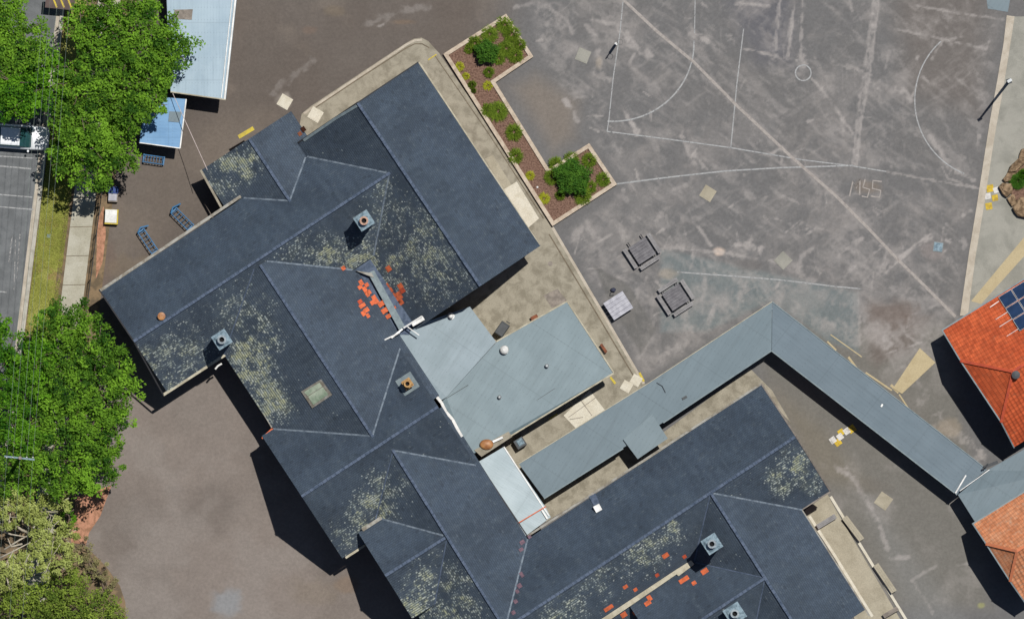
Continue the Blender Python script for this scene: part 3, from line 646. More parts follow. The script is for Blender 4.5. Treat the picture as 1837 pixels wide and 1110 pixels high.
K_ = Wing((1276,885),(1450,1158),122,122,8.0,g(4,122),g(4,122))
L_ = Wing((1180,1163),(1371,1037),93,93,8.0,g(3,93),g(3,93))
wings = [A_, B_, C_, D_, E_, F_, G_, H_, K_, L_]
school = thing('school_building', 'large dark slate roofed school with many gabled wings and chimneys', 'building', P(700, 640))
def roof_mesh(w, parent, thick=.14):
    me_v = []; faces = []; uvs = []; mi = []
    def quad(ps, m, uv):
        n = len(me_v); me_v.extend(ps); faces.append([n, n + 1, n + 2, n + 3]); uvs.extend(uv); mi.append(m)
    K = 1 / PXM
    for side, h, sl, m in ((1, w.ha, w.sa, 0), (-1, w.hb, w.sb, 1)):
        ze = w.zr - h * sl; n = 14; sll = math.hypot(h * K, w.zr - ze)
        for i in range(n):      # tiny sag and swell of an old roof
            t0, t1 = w.L * i / n, w.L * (i + 1) / n
            ps = [P(*w.pt(t0, 0), w.zr), P(*w.pt(t1, 0), w.zr), P(*w.pt(t1, side * h), ze), P(*w.pt(t0, side * h), ze)]
            uv = [(t0 * K, sll), (t1 * K, sll), (t1 * K, 0), (t0 * K, 0)]
            if side == 1: ps = ps[::-1]; uv = uv[::-1]
            if side == 1: pass
            quad(ps, m, uv)
            lo = [(p[0], p[1], p[2] - thick) for p in ps][::-1]; quad(lo, m, uv[::-1])
        e0, e1 = P(*w.pt(0, side * h), ze), P(*w.pt(w.L, side * h), ze)
        quad([e0, e1, (e1[0], e1[1], ze - thick), (e0[0], e0[1], ze - thick)], m, [(0, 0)] * 4)
        for t in (0, w.L):
            a, b = P(*w.pt(t, 0), w.zr), P(*w.pt(t, side * h), ze)
            quad([a, b, (b[0], b[1], ze - thick), (a[0], a[1], w.zr - thick)], m, [(0, 0)] * 4)
    # make windings face up for top faces
    fixed = []
    uv2 = []; k = 0
    for f in faces:
        a, b, c = [Vector(me_v[i]) for i in f[:3]]; nz = (b - a).cross(c - a).z
        u = uvs[k:k + 4]; k += 4
        fixed.append(f); uv2.extend(u)
    me = bpy.data.meshes.new('roof'); me.from_pydata([tuple(v) for v in me_v], [], fixed)
    me.materials.append(M[w.ma]); me.materials.append(M[w.mb]); me.polygons.foreach_set('material_index', mi)
    ul = me.uv_layers.new(name='UVMap'); ul.data.foreach_set('uv', np.array(uv2).ravel())
    o = bpy.data.objects.new('roof', me); C.objects.link(o); o.parent = parent; me.transform(parent_inv(parent))
    return o
for wi, w in enumerate(wings):
    ro = roof_mesh(w, school)
    # ridge capping in lengths
    b = MB(); n = int(w.L / 9)
    for i in range(n):
        t0, t1 = w.L * i / n, w.L * (i + 1) / n - .5
        b.bar(P(*w.pt(t0, 0), w.zr + .03), P(*w.pt(t1, 0), w.zr + .035), .20 + rnd.uniform(-.012, .012), .09)
    b.build('ridge_cap', M['ridge'], ro)
    # walls under this wing
    b = MB(); i0 = 9; za = w.zr - w.ha * w.sa; zb = w.zr - w.hb * w.sb
    for (ta, aa, tb, ab_) in ((i0, w.ha - i0, w.L - i0, w.ha - i0), (i0, -w.hb + i0, w.L - i0, -w.hb + i0)):
        zt = (za if aa > 0 else zb) - .05
        b.add([P(*w.pt(ta, aa), 0), P(*w.pt(tb, ab_), 0), P(*w.pt(tb, ab_), zt), P(*w.pt(ta, aa), zt)], [(0, 1, 2, 3)])
    for t in (i0, w.L - i0):
        b.add([P(*w.pt(t, w.ha - i0), 0), P(*w.pt(t, -w.hb + i0), 0), P(*w.pt(t, -w.hb + i0), zb - .05), P(*w.pt(t, 0), w.zr - .25), P(*w.pt(t, w.ha - i0), za - .05)], [(0, 1, 2, 3, 4)])
    b.build('wall', M['brick'], school)
    # windows on walls that stand free
    if wi in (0, 1, 3, 6, 8):
        for side, h in ((1, w.ha), (-1, w.hb)):
            a = side * (h - i0); t = 45
            while t < w.L - 40:
                ox, oy = w.pt(t, side * (h + 22))
                if 0 < ox < 1837 and 0 < oy < 1110 and zroof(ox, oy, 20) is None:
                    b = MB(); c1, c2 = w.pt(t - 13, a), w.pt(t + 13, a); off = w.pt(t, a + side * 1.2); off = (off[0] - w.pt(t, a)[0], off[1] - w.pt(t, a)[1])
                    pA = Vector(P(c1[0] + off[0], c1[1] + off[1], 1.1)); pB = Vector(P(c2[0] + off[0], c2[1] + off[1], 1.1)); U = Vector((0, 0, 1.9))
                    for (s_, e_) in ((pA, pB), (pA + U, pB + U), (pA, pA + U), (pB, pB + U), ((pA + pB) / 2, (pA + pB) / 2 + U), (pA + U / 2, pB + U / 2)): b.bar(s_, e_, .07, .07)
                    fr = b.build('window', M['white'], school)
                    b = MB(); b.add([pA, pB, pB + U, pA + U], [(0, 1, 2, 3)]); b.build('pane', M['glass'], fr)
                t += 70
def rbar(pts, w, mat, name, parent=school, h=.08, dz=.05, zf=None):
    b = MB()
    for a, c in zip(pts, pts[1:]):
        n = max(1, int(math.dist(a, c) / 12))
        for i in range(n):
            p = (a[0] + (c[0] - a[0]) * i / n, a[1] + (c[1] - a[1]) * i / n); q_ = (a[0] + (c[0] - a[0]) * (i + 1) / n, a[1] + (c[1] - a[1]) * (i + 1) / n)
            z1 = zf if zf is not None else (zroof(*p, 8) or EZ); z2 = zf if zf is not None else (zroof(*q_, 8) or EZ)
            b.bar(P(*p, z1 + dz), P(*q_, z2 + dz), w / PXM, h)
    return b.build(name, M[mat], parent)
# valleys found where two wings meet
def valley(w1, w2, s1, s2, mat='valley', width=3.0):
    # intersection line of two slope planes (plan units), clipped to both
    def plane(w, s):  # z = c0 + cx*x + cy*y
        sl = w.sa if s > 0 else w.sb; n = w.na * s
        return (w.zr + sl * n.dot(w.r0), -sl * n.x, -sl * n.y)
    p, q_ = plane(w1, s1), plane(w2, s2); c0, cx, cy = p[0] - q_[0], p[1] - q_[1], p[2] - q_[2]
    nn = math.hypot(cx, cy); pt0 = Vector((-c0 * cx / nn ** 2, -c0 * cy / nn ** 2)); d = Vector((-cy, cx)) / nn; run = []
    for k in range(-3000, 3000, 2):
        r = pt0 + d * k
        z1, z2 = w1.z(r.x, r.y), w2.z(r.x, r.y)
        if z1 is None or z2 is None: continue
        a1 = (r - w1.r0).dot(w1.na) * s1; a2 = (r - w2.r0).dot(w2.na) * s2
        if a1 < 0 or a2 < 0: continue
        if zroof(r.x, r.y) > z1 + .05: continue
        run.append((r.x, r.y))
    if len(run) > 3: rbar([run[0], run[-1]], width, mat, 'valley_flashing', h=.03, dz=.035)
for a in ((A_, B_, 1, -1), (A_, B_, 1, 1), (H_, B_, 1, -1), (H_, B_, -1, -1), (B_, C_, 1, -1), (C_, D_, 1, -1), (C_, D_, -1, -1), (D_, E_, 1, -1),
          (E_, F_, 1, -1), (E_, G_, -1, -1), (G_, K_, 1, -1)): valley(*a)
for a in ((B_, C_, 1, 1), (D_, E_, 1, 1), (E_, F_, 1, 1), (G_, K_, 1, 1), (K_, L_, 1, -1), (K_, L_, 1, 1)): valley(*a, mat='ridge', width=2.2)
# gutters and barge boards
def eave(pts, z, mat='gutter_l', w=3.6): return rbar(pts, w, mat, 'gutter', h=.12, dz=0, zf=z)
eave([(180,521),(432,352)], 3.98, w=5); eave([(293,708),(412,631)], 3.98, 'gutter_c', 5); eave([(412,634),(489,768)], 3.98, 'gutter_l', 3)
eave([(470,786),(490,767)], 3.98, 'orange_pt', 3); eave([(360,305),(397,372)], 2.97, 'conc2', 4); eave([(620,1000),(657,976)], 3.98, 'gutter_c', 4)
eave([(650,950),(684,928)], 5.28, 'gutter_l', 6); eave([(752,112),(968,440)], 3.98, 'gutter_c', 2.4); eave([(1366,688),(946,961)], 3.98, 'gutter_l', 3.6)
eave([(1437,912),(1560,1104)], 3.98, 'gutter_l', 3); eave([(1489,882),(1437,914)], 3.98, 'timber', 3); eave([(862,835),(946,961)], 3.98, 'dark_tim', 2.4)
rbar([(178,520),(240,612),(293,708)], 2.5, 'dark_tim', 'barge_board', dz=.0); rbar([(1366,688),(1428,782),(1489,880)], 2.5, 'timber', 'barge_board', dz=0)
rbar([(535,256),(642,184)], 3, 'dark_tim', 'barge_board', dz=0); rbar([(642,184),(750,112)], 2, 'dark_tim', 'barge_board', dz=0)
rbar([(545,252),(600,214),(640,190)], 5, 'gutter_g', 'verge_capping', dz=.04)
# box gutters
b = MB(); pts = [P(x, y)[:2] for x, y in [(661,490),(672,485),(727,585),(717,592)]]; b.prism(pts, 3.7, 4.12); b.build('box_gutter', M['gutter_g'], school)
b = MB(); pts = [P(x, y)[:2] for x, y in [(640,486),(668,490),(672,498),(660,494)]]; b.prism(pts, 3.9, 4.2); b.build('valley_flashing', M['gutter_l'], school)
b = MB(); pts = [P(x, y)[:2] for x, y in [(1238,1002),(1244,1009),(1216,1030),(1212,1027),(1098,1105),(1040,1143),(1026,1137),(1085,1098)]]; b.prism(pts, 4.9, 5.22); b.build('box_gutter', M['gutter_c'], school)
rbar([(784,712),(792,722),(800,738),(812,752),(824,775),(829,783)], 5, 'white', 'white_flashing', zf=4.1, dz=0)
b = MB(); b.prism([P(x, y)[:2] for x, y in [(590,455),(700,420),(745,560),(735,600),(690,600),(630,500)]], 3.5, 3.72); b.build('gutter_board', M['ridge'], school)
# orange replacement tiles
def tiles(sq, ang, mat='orange_pt'):
    b = MB()
    for (x, y, w, h) in sq:
        cs, sn = math.cos(math.radians(ang)), math.sin(math.radians(ang)); q_ = []
        for (i, j) in ((-1, 1), (1, 1), (1, -1), (-1, -1)):
            xx, yy = x + i * w / 2 * cs - j * h / 2 * sn, y + i * w / 2 * sn + j * h / 2 * cs
            q_.append(P(xx, yy, (zroof(xx, yy) or EZ) + .045))
        lo = [(p[0], p[1], p[2] - .04) for p in q_]
        b = MB(); b.add(q_ + lo, [(0, 1, 2, 3), (4, 5, 1, 0), (5, 6, 2, 1), (6, 7, 3, 2), (7, 4, 0, 3)]); b.build('replacement_tile', M[mat if rnd.random() < .75 or mat != 'orange_pt' else 'tile_cap'], school)
tiles([(616,481,7,7),(648,507,10,7),(646,515,7,8),(658,511,7,7),(655,520,12,7),(662,524,8,7),(659,528,9,6),(650,548,7,12),(657,556,8,10),(652,562,9,7),(660,566,8,6),(673,537,16,8),(668,543,8,7),(684,545,9,12),(690,557,9,12),(697,567,7,10),(646,541,7,8)], 57)
tiles([(697,482,10,9),(694,513,9,8),(700,521,9,9),(706,530,9,8),(718,513,9,9),(722,521,9,9),(716,530,14,9),(712,540,12,10),(718,543,9,12),(704,538,10,9),(708,549,9,8)], 57)
tiles([(1194,996,12,8),(1228,998,7,6),(1179,1031,7,6),(1122,1052,9,6),(1140,1057,7,6),(1092,1090,18,7)], -33)
tiles([(1264,1024,13,9),(1227,1039,19,8),(1245,1045,8,7),(1165,1072,8,10),(1162,1081,12,8),(1119,1102,11,9),(1139,1098,8,7),(1098,1118,10,8)], -33)
M['pinktile'] = dirtmat('faded_tile', tone(138,110,122), tone(110,92,104), .3, .6, 4)
tiles([(937,972,7,9),(935,985,6,8),(936,1030,10,6),(932,1050,8,8),(928,1060,7,6),(925,1078,7,7),(921,1098,7,7),(950,962,6,6)], 57, 'pinktile')
tiles([(544,232,9,8),(538,240,7,7)], 57, 'rust')
# chimneys
def chimney(x, y, s, ang, mat, pot, h=1.3, base=None, label=None, r=.3):
    z0 = (zroof(x, y) or 6) - .7; zt = z0 + .7 + h; a = math.radians(ang); w = s / PXM
    b = MB(); b.box((*P(x, y, zt)[:2], z0), (w, w, zt - z0), a); b.box((*P(x, y, zt)[:2], zt - .02), (w * 1.14, w * 1.14, .12), a); b.box((*P(x, y, zt)[:2], zt + .098), (w * .9, w * .9, .1), a, taper=.75)
    c = b.build('chimney', M[mat], school, bevel=.02)
    if label: c['label'] = label
    b = MB(); b.lathe(P(x, y, zt + .18), [(r, 0), (r * .92, .35), (r * 1.05, .38), (r * 1.05, .46), (r * .62, .46), (r * .55, .1)], 20, cap=False); p = b.build('chimney_pot', M[pot], c, smooth=False)
    b = MB(); b.lathe(P(x, y, zt + .2), [(r * .6, 0), (r * .6, .12)], 16); b.build('flue', M['black'], c)
    if base:
        b = MB(); bw = base / PXM / 2; cs, sn = math.cos(a), math.sin(a); q_ = []
        for (i, j) in ((-1, 1), (1, 1), (1, -1), (-1, -1)):
            xx, yy = x + (i * cs - j * sn) * base / 2, y - (i * sn + j * cs) * base / 2
            q_.append(P(xx, yy, (zroof(xx, yy) or 6) + .05))
        b.add(q_, [(3, 2, 1, 0)]); b.build('lead_flashing', M['gutter_g'], c)
chimney(653,396,25,33,'chim_blue','pot',3.0,30,'pale blue chimney with a pink rimmed pot on the upper hip')
chimney(398,609,25,33,'chim_blue','potg',2.9,0,'pale blue chimney with a grey pot beside the inner corner')
chimney(731,688,15,33,'potb','potb',1.0,32,'ochre chimney on a square lead tray beside the flat roof',.25)
chimney(1277,975,26,33,'chim_blue','potg',3.0,30,'blue chimney at the end of the cream box gutter')
chimney(1318,1100,28,33,'chim_blue','potg',1.6,0,'blue chimney cut by the lower edge')
b = MB(); z = zroof(290,567); b.lathe(P(290,567,z - .1), [(.24, 0), (.24, .4), (.28, .42), (.28, .5), (.12, .54)], 18); v_ = b.build('roof_vent', M['orange_dome'], school)
# skylight, glass highlights painted in as pale sheets
def on_roof(quad_pts, mat, name, dz=.08, parent=school, th=.06):
    b = MB(); q_ = [P(x, y, (zroof(x, y) or 4) + dz) for x, y in quad_pts]; lo = [(p[0], p[1], p[2] - th) for p in q_]
    b.add(q_ + lo, [(3, 2, 1, 0), (4, 5, 1, 0), (5, 6, 2, 1), (6, 7, 3, 2), (7, 4, 0, 3)]); return b.build(name, M[mat], parent)
sk = on_roof([(540,702),(576,680),(596,708),(560,732)], 'gutter_l', 'skylight', .10)
on_roof([(545,703),(573,686),(578,693),(552,710)], 'skylite', 'glazing', .125, sk); on_roof([(552.5,711),(579,694),(589,707),(562,726)], 'skylite', 'glazing', .125, sk)
# odd fittings on the roofs
z = zroof(1072,911); b = MB(); b.box((*P(1072,911,z)[:2], z - .1), (.5, .5, .42), .5); v_ = b.build('roof_vent', M['white'], school, bevel=.03)
on_roof([(1056,890),(1068,884),(1076,903),(1066,908)], 'ridge', 'lead_flashing', .03)
b = MB()
for a, c, w_ in (((724,588,4.6),(757,567,4.9),.11), ((739,582,4.7),(760,570,4.7),.32), ((689,610,4.6),(714,598,4.6),.10), ((702,606,4.6),(722,590,4.5),.12), ((731,586,4.5),(752,601,4.4),.07)):
    b.bar(P(*a), P(*c), w_, .08)
b.bar(P(716,597,3.8), P(716,597,4.6), .08); b.bar(P(741,580,3.6), P(741,580,4.7), .08)
b.build('plumbing_pipes', M['white'], school)
b = MB(); b.bar(P(428,246,2.95), P(455,230,2.95), .28, .1); b.build('fascia_patch', M['yellow_s'], school)
b = MB(); b.tube([P(386,662,3.0), P(391,656,3.0), P(398,652,3.0)], .07); b.build('downpipe', M['white'], school)
for (x, y) in ((845,385),(820,330),(770,230)): pass

# ------------------------------------------------------------ annex with the low metal roof
ann = thing('annex_building', 'low annex with flat pale grey metal roof against the slate wings', 'building', P(920, 670))
def slab_roof(pts, zs, mat, parent, th=.16, name='roof'):
    b = MB(); w = [P(x, y, (zs[i] if isinstance(zs, list) else zs))[:2] for i, (x, y) in enumerate(pts)]
    zt = zs if isinstance(zs, list) else [zs] * len(pts)
    b.prism(w, [z - th for z in zt], list(zt)); return b.build(name, M[mat], parent)
slab_roof([(704,608),(762,578),(843,550),(890,613),(801,712),(788,720)], [3.75,3.65,3.3,3.2,3.5,3.5], 'metal_light', ann)
slab_roof([(801,712.5),(891,613),(1018,541),(1101,668),(914,782),(840,818),(790,722)], [3.5,3.2,3.0,2.85,3.0,3.3,3.4], 'metal_mid', ann)
def wallring(pts, z1, inset, mat, parent, z0=0):
    c = Vector((sum(p[0] for p in pts) / len(pts), sum(p[1] for p in pts) / len(pts))); b = MB()
    q_ = [Vector(p) + (c - Vector(p)).normalized() * inset for p in pts]
    b.prism([P(p.x, p.y)[:2] for p in q_], z0, z1); return b.build('wall', M[mat], parent)
wallring([(713,603),(843,550),(890,613),(1018,541),(1101,668),(914,782),(848,812)], 2.7, 14, 'render', ann)
b = MB()
for a, c, m_ in (((1018,541,2.98),(1101,668,2.86),0), ((1101,669,2.86),(914,783,2.99),0), ((891,612,3.17),(1018,540,2.98),0)): b.bar(P(*a), P(*c), .1, .1)
b.build('gutter', M['gutter_c'], ann)
def vent(x, y, z, r, h, mat, cap, label, parent):
    b = MB(); b.lathe(P(x, y, z - .1), [(r * 1.6, .08), (r * 1.6, .11), (r, .12), (r, h), (r * 1.15, h), (r * 1.15, h + .05)], 18, cap=False)
    v = b.build('roof_vent', M[mat], parent); v['label'] = label
    b = MB(); b.lathe(P(x, y, z + h - .08), [(r * 1.1, 0), (r * .9, .1), (r * .4, .17)], 18); b.build('cap', M[cap], v)
vent(905,627,3.1,.27,.5,'white','white','bright white round vent at the inner corner of the annex roof',ann)
vent(981,656,3.0,.13,.35,'galv','galv','small grey flue right of the middle of the annex roof',ann)
vent(896,712,3.1,.13,.35,'galv','galv','small grey flue low on the annex roof',ann)
vent(809,567,3.5,.16,.3,'white','white','small white vent on the top edge of the annex roof',ann)
b = MB(); b.bar(P(801,790-76,3.53), P(840,690,3.42), .03, .03); b.bar(P(905,755,3.16), P(996,696,3.02), .03, .03); b.build('sheet_joint', M['dark'], ann)
# recessed ledge with the orange dome
b = MB(); b.prism([P(x, y)[:2] for x, y in [(851,806),(912,773),(919,782),(864,818)]], 3.05, 3.36); led = b.build('ledge', M['conc2'], ann)
b = MB(); b.blob(P(873,797,3.42), (.5, .38, .22), 0, .03, 3, 4); d_ = b.build('dome', M['orange_dome'], ann, smooth=True); d_['label'] = 'orange oval dome on the tan ledge'
b = MB(); b.bar(P(884,792,3.5), P(902,784,3.5), .16, .14); b.build('duct', M['white'], ann)

# pale corrugated lean-to
lt = thing('link_roof', 'narrow pale corrugated iron link roof with an orange flashing line', 'roof', P(925, 880))
slab_roof([(853,831),(904,801),(978,908),(921,944)], [3.3,3.1,3.1,3.3], 'metal_pale', lt); slab_roof([(921.5,944.8),(978.6,909),(988,927),(936,966)], [3.26,3.06,3.06,3.26], 'metal_pale', lt, name='lower_roof')
b = MB(); b.bar(P(929,938,3.34), P(979,908,3.14), .07, .05); b.build('flashing', M['orange_pt'], lt)
b = MB(); b.bar(P(904,801,3.12), P(985,925,3.12), .09, .07); b.build('edge_trim', M['white'], lt)
b = MB(); b.bar(P(972,914,3.2), P(982,930,3.2), .12, .08); b.build('pipe', M['white'], lt)
wallring([(862,826),(904,801),(988,927),(945,958)], 3.0, 10, 'render', lt)

# ------------------------------------------------------------ covered walkways
def posts(pts, z, parent, w=.09, mat='galv'):
    for (x, y) in pts:
        b = MB(); b.box(P(x, y, 0), (w, w, z), .5); b.box(P(x, y, 0), (w * 2, w * 2, .03), .5); b.build('post', M[mat], parent)
wk = thing('covered_walkway', 'blue grey metal covered walkway bending around the playground', 'walkway', P(1380, 600))
slab_roof([(931,832),(1160,690),(1385,542),(1384,628),(1190,757),(976,893)], [2.45,2.4,2.4,2.25,2.3,2.35], 'metal_walk', wk)
slab_roof([(1385.6,542),(1770,842),(1717,886),(1384.6,628)], [2.4,2.4,2.25,2.25], 'metal_walk2', wk)
b2 = slab_roof([(1118,788),(1170,743),(1198,786),(1144,823)], [2.5,2.5,2.55,2.55], 'metal_branch', wk)
b = MB()
for a, c in (((931,831,2.46),(1160,689,2.41)), ((1160,689,2.41),(1385,541,2.41)), ): b.bar(P(*a), P(*c), .045, .08)
b.build('gutter', M['gutter_c'], wk)
b = MB(); b.bar(P(1384,629,2.25), P(1190,758,2.3), .08, .1); b.bar(P(1384,629,2.25), P(1717,887,2.25), .08, .1); b.bar(P(976,894,2.35), P(1118,804,2.32), .08, .1); b.bar(P(1385,541,2.41), P(1770,841,2.41), .06, .08); b.build('gutter', M['gutter_g'], wk)
posts([(945,840),(1010,800),(1100,742),(1170,698),(1250,648),(1330,595),(1385,556),(1000,868),(1080,818),(1210,735),(1290,682),(1375,625),(1450,606),(1520,660),(1590,715),(1660,770),(1730,825),(1440,662),(1510,716),(1580,770),(1650,824),(1705,866)], 2.2, wk)
b = MB(); b.box(P(1228,713,2.3), (.38, .16, .1), .5); b.build('roof_box', M['dark'], wk)
b = MB(); b.box(P(1582,727,2.35), (.22, .12, .05), 1.1); b.build('roof_box', M['white'], wk)
b = MB(); b.tube([P(1178,686,2.47), P(1188,692,2.47), P(1194,704,2.45)], .02); b.build('lead', M['dark'], wk)
wk2 = thing('covered_walkway', 'wide blue grey metal canopy joining the two orange tiled houses', 'walkway', P(1790, 880))
slab_roof([(1718.5,887),(1771,843),(1900,770),(1900,845),(1750,937)], [2.32,2.5,2.6,2.6,2.4], 'metal_walk', wk2)
posts([(1745,925),(1730,892),(1810,830)], 2.25, wk2)
b = MB(); b.bar(P(1714,884,2.5), P(1733,852,2.6), .1, .05); b.bar(P(1722,880,2.6), P(1775,842,2.65), .05, .04); b.build('downpipe', M['white'], wk2)
b = MB(); b.tube([P(1762,842,2.7), P(1772,832,2.7), P(1768,838,3.1)], .06); b.bar(P(1765,838,2.55), P(1790,828,2.62), .22, .1); b.build('bracket', M['dark'], wk2)

# ------------------------------------------------------------ orange tiled houses
def poly_roof(fs, mat, parent, name='roof'):
    vs = []; faces = []; uvs = []
    for f in fs:
        p = [Vector(P(*q_)) for q_ in f]; n = (p[1] - p[0]).cross(p[2] - p[0]).normalized()
        if n.z < 0: p = p[::-1]; n = -n
        hx = Vector((0, 0, 1)).cross(n); hx = hx.normalized() if hx.length > 1e-4 else Vector((1, 0, 0)); up = n.cross(hx)
        i = len(vs); vs += [tuple(q_) for q_ in p]; faces.append(list(range(i, i + len(p)))); uvs += [(q_.dot(hx), q_.dot(up)) for q_ in p]
    me = bpy.data.meshes.new(name); me.from_pydata(vs, [], faces); me.materials.append(M[mat])
    ul = me.uv_layers.new(name='UVMap'); ul.data.foreach_set('uv', np.array(uvs).ravel())
    o = bpy.data.objects.new(name, me); C.objects.link(o); o.parent = parent; me.transform(parent_inv(parent))
    return o
def jerkin(label, A, V1, V2, Bp, apex, ext, z0, z1, z2, mat, wallmat):
    t = thing('tiled_house', label, 'house', P(*apex))
    e = Vector(ext); ar = (apex[0] + e.x, apex[1] + e.y, z2); Ar = (A[0] + e.x, A[1] + e.y, z0); Br = (Bp[0] + e.x, Bp[1] + e.y, z0)
    A3, B3, V13, V23, ap = (*A, z0), (*Bp, z0), (*V1, z1), (*V2, z1), (*apex, z2)
    ro = poly_roof([[A3, V13, ap, ar, Ar], [V13, V23, ap], [B3, Br, ar, ap, V23]], mat, t)
    b = MB()
    for s_, e_ in ((V13, ap), (V23, ap), (ap, ar)): b.bar(P(s_[0], s_[1], s_[2] + .05), P(e_[0], e_[1], e_[2] + .05), .2, .1)
    b.build('hip_cap', M[mat + '_cap'], ro)
    b = MB()
    for s_, e_ in ((A3, V13), (V13, V23), (V23, B3)): b.bar(P(*s_), P(*e_), .09, .16)
    b.bar(P(*A3), P(*Ar), .1, .12); b.build('gutter', M['gutter_g'], t)
    k = .04; q_ = [(A[0] + 9, A[1] + 3), (Bp[0] + 2, Bp[1] - 10), (Br[0], Br[1] - 10), (Ar[0], Ar[1] + 8)]
    b = MB(); b.prism([P(*p)[:2] for p in q_], 0, z0 - .05)
    v1, v2 = (V1[0] + 7, V1[1] - 2), (V2[0] + 7, V2[1] - 2)
    b.add([P(*q_[0], z0 - .05), P(*q_[1], z0 - .05), P(*v2, z1 - .1), P(*v1, z1 - .1)], [(0, 1, 2, 3)]); b.build('wall', M[wallmat], t)
    return t, ro
h1, hr1 = jerkin('bright orange tiled house with solar panels beside the walkway end', (1690,592), (1723,647), (1796,757), (1819,802), (1817,666), (180,-112), 2.9, 4.9, 6.8, 'tile', 'brick')
h2, hr2 = jerkin('weathered pale orange tiled house in the lower right corner', (1745,939), (1769,975), (1812,1042), (1840,1082), (1824,988), (150,-93), 2.9, 4.6, 6.3, 'tile_pale', 'brick')
b = MB(); z_h = lambda x, y: 2.9 + ((x - 1690) * .524 + (y - 592) * .852) / 122 * 3.9
b.lathe(P(1822,672,6.5), [(.22, 0), (.22, .4), (.3, .42), (.3, .5), (.1, .55)], 14); b.build('roof_vent', M['dark'], h1)
sp = None
for i in range(3):
    for j in range(3):
        ox, oy = 1791 + i * 23.5 + j * 13.0, 533 - i * 14.5 + j * 20.5
        q_ = [(ox, oy), (ox + 22.3, oy - 13.8), (ox + 34.6, oy + 5.6), (ox + 12.3, oy + 19.4)]
        b = MB(); t_ = [P(x, y, z_h(x, y) + .16) for x, y in q_]; lo = [(p[0], p[1], p[2] - .05) for p in t_]
        b.add(t_ + lo, [(3, 2, 1, 0), (4, 5, 6, 7), (0, 1, 5, 4), (1, 2, 6, 5), (2, 3, 7, 6), (3, 0, 4, 7)]); fr = b.build('solar_panel', M['white'], h1)
        c_ = (sum(x for x, y in q_) / 4, sum(y for x, y in q_) / 4)
        q2 = [(c_[0] + (x - c_[0]) * .96, c_[1] + (y - c_[1]) * .96) for x, y in q_]
        b = MB(); b.add([P(x, y, z_h(x, y) + .166) for x, y in q2], [(3, 2, 1, 0)]); b.build('cells', M['solar'], fr)
b = MB()
for (x, y) in ((1786,573),(1793,586),(1806,603)):
    b.bar(P(x, y, z_h(x, y) + .1), P(x + 30, y - 19, z_h(x + 30, y - 19) + .1), .03, .03)
b.bar(P(1776,551,z_h(1776,551) + .1), P(1792,540,z_h(1792,540) + .1), .05, .05); b.build('mounting_rails', M['white'], h1)

# ------------------------------------------------------------ sheds top left
sh = thing('metal_shed', 'long shed with pale blue grey sheet metal roof beside the trees', 'shed', P(360, 80))
slab_roof([(296,-70),(432,-70),(405,178),(306,164)], [2.7,2.7,2.7,2.7], 'metal_shed', sh)
b = MB(); b.bar(P(430,-70,2.75), P(403,178,2.75), .12, .1); b.bar(P(424,-70,2.73), P(397,176,2.73), .06, .08); b.build('gutter', M['white'], sh)
b = MB(); b.bar(P(306,165,2.73), P(405,179,2.73), .08, .1); b.build('gutter', M['gutter_c'], sh)
wallring([(296,-70),(432,-70),(405,178),(306,164)], 2.5, 14, 'render', sh)
slab_roof([(313,18),(346,17),(344,36),(312,34)], 2.73, 'timber', sh, .03, 'roof_sheet')
bs = thing('blue_shelter', 'small bright blue metal roofed shelter partly under the tree', 'shelter', P(295, 220))
slab_roof([(262,172),(334,178),(323,266),(250,256)], [2.3,2.3,2.2,2.2], 'metal_blue', bs)
b = MB(); b.bar(P(334,178,2.32), P(323,266,2.22), .09, .08); b.bar(P(250,256,2.22), P(323,266,2.22), .07, .08); b.build('gutter', M['white'], bs)
slab_roof([(304,200),(326,201),(322,220),(302,218)], 2.30, 'metal_walk', bs, .03, 'roof_sheet')
posts([(268,182),(328,184),(318,258),(256,250)], 2.1, bs)

# ------------------------------------------------------------ blue bike racks
def rack(name, x0, y0, x1, y1, w, n, label, hook=0):
    a = Vector(P(x0, y0)); c = Vector(P(x1, y1)); d = (c - a).normalized(); s_ = Vector((-d.y, d.x, 0)); w = w / PXM
    t = thing(name, label, 'bike rack', tuple((a + c) / 2), 'blue steel bike racks in the side yard')
    b = MB()
    for k in (-.5, .5):
        b.tube([a + s_ * w * k + Vector((0, 0, .05)), c + s_ * w * k + Vector((0, 0, .05))], .03); b.tube([a + s_ * w * k + Vector((0, 0, .5)), c + s_ * w * k + Vector((0, 0, .5))], .035)
    for p in (a, c):
        b.bar(p + s_ * w * .6 + Vector((0, 0, .3)), p - s_ * w * .6 + Vector((0, 0, .3)), .1, .06)
    if hook: b.tube([a - s_ * w * .5 + Vector((0, 0, .5)), a - d * .2 + s_ * w * .2 + Vector((0, 0, .52)), a + s_ * w * .9 * hook + Vector((0, 0, .5))], .06)
    b.build('frame', M['steelblue'], t)
    for i in range(n):
        p = a + (c - a) * ((i + .5) / n); b = MB()
        b.tube([p + s_ * w * .5 + Vector((0, 0, .05)), p + s_ * w * .5 + Vector((0, 0, .5)), p - s_ * w * .1 + Vector((0, 0, .7)), p - s_ * w * .5 + Vector((0, 0, .5)), p - s_ * w * .5 + Vector((0, 0, .05))], .022, 6)
        b.build('hoop', M['steelblue'], t)
rack('bike_rack', 253,414, 278,452, 13, 6, 'blue bike rack nearest the street fence', 1.4)
rack('bike_rack', 312,378, 342,408, 14, 6, 'blue bike rack nearest the small slate wing', 1.4)
rack('bike_rack', 258,284, 294,289, 13, 7, 'blue bike rack below the blue shelter under the tree', 0)
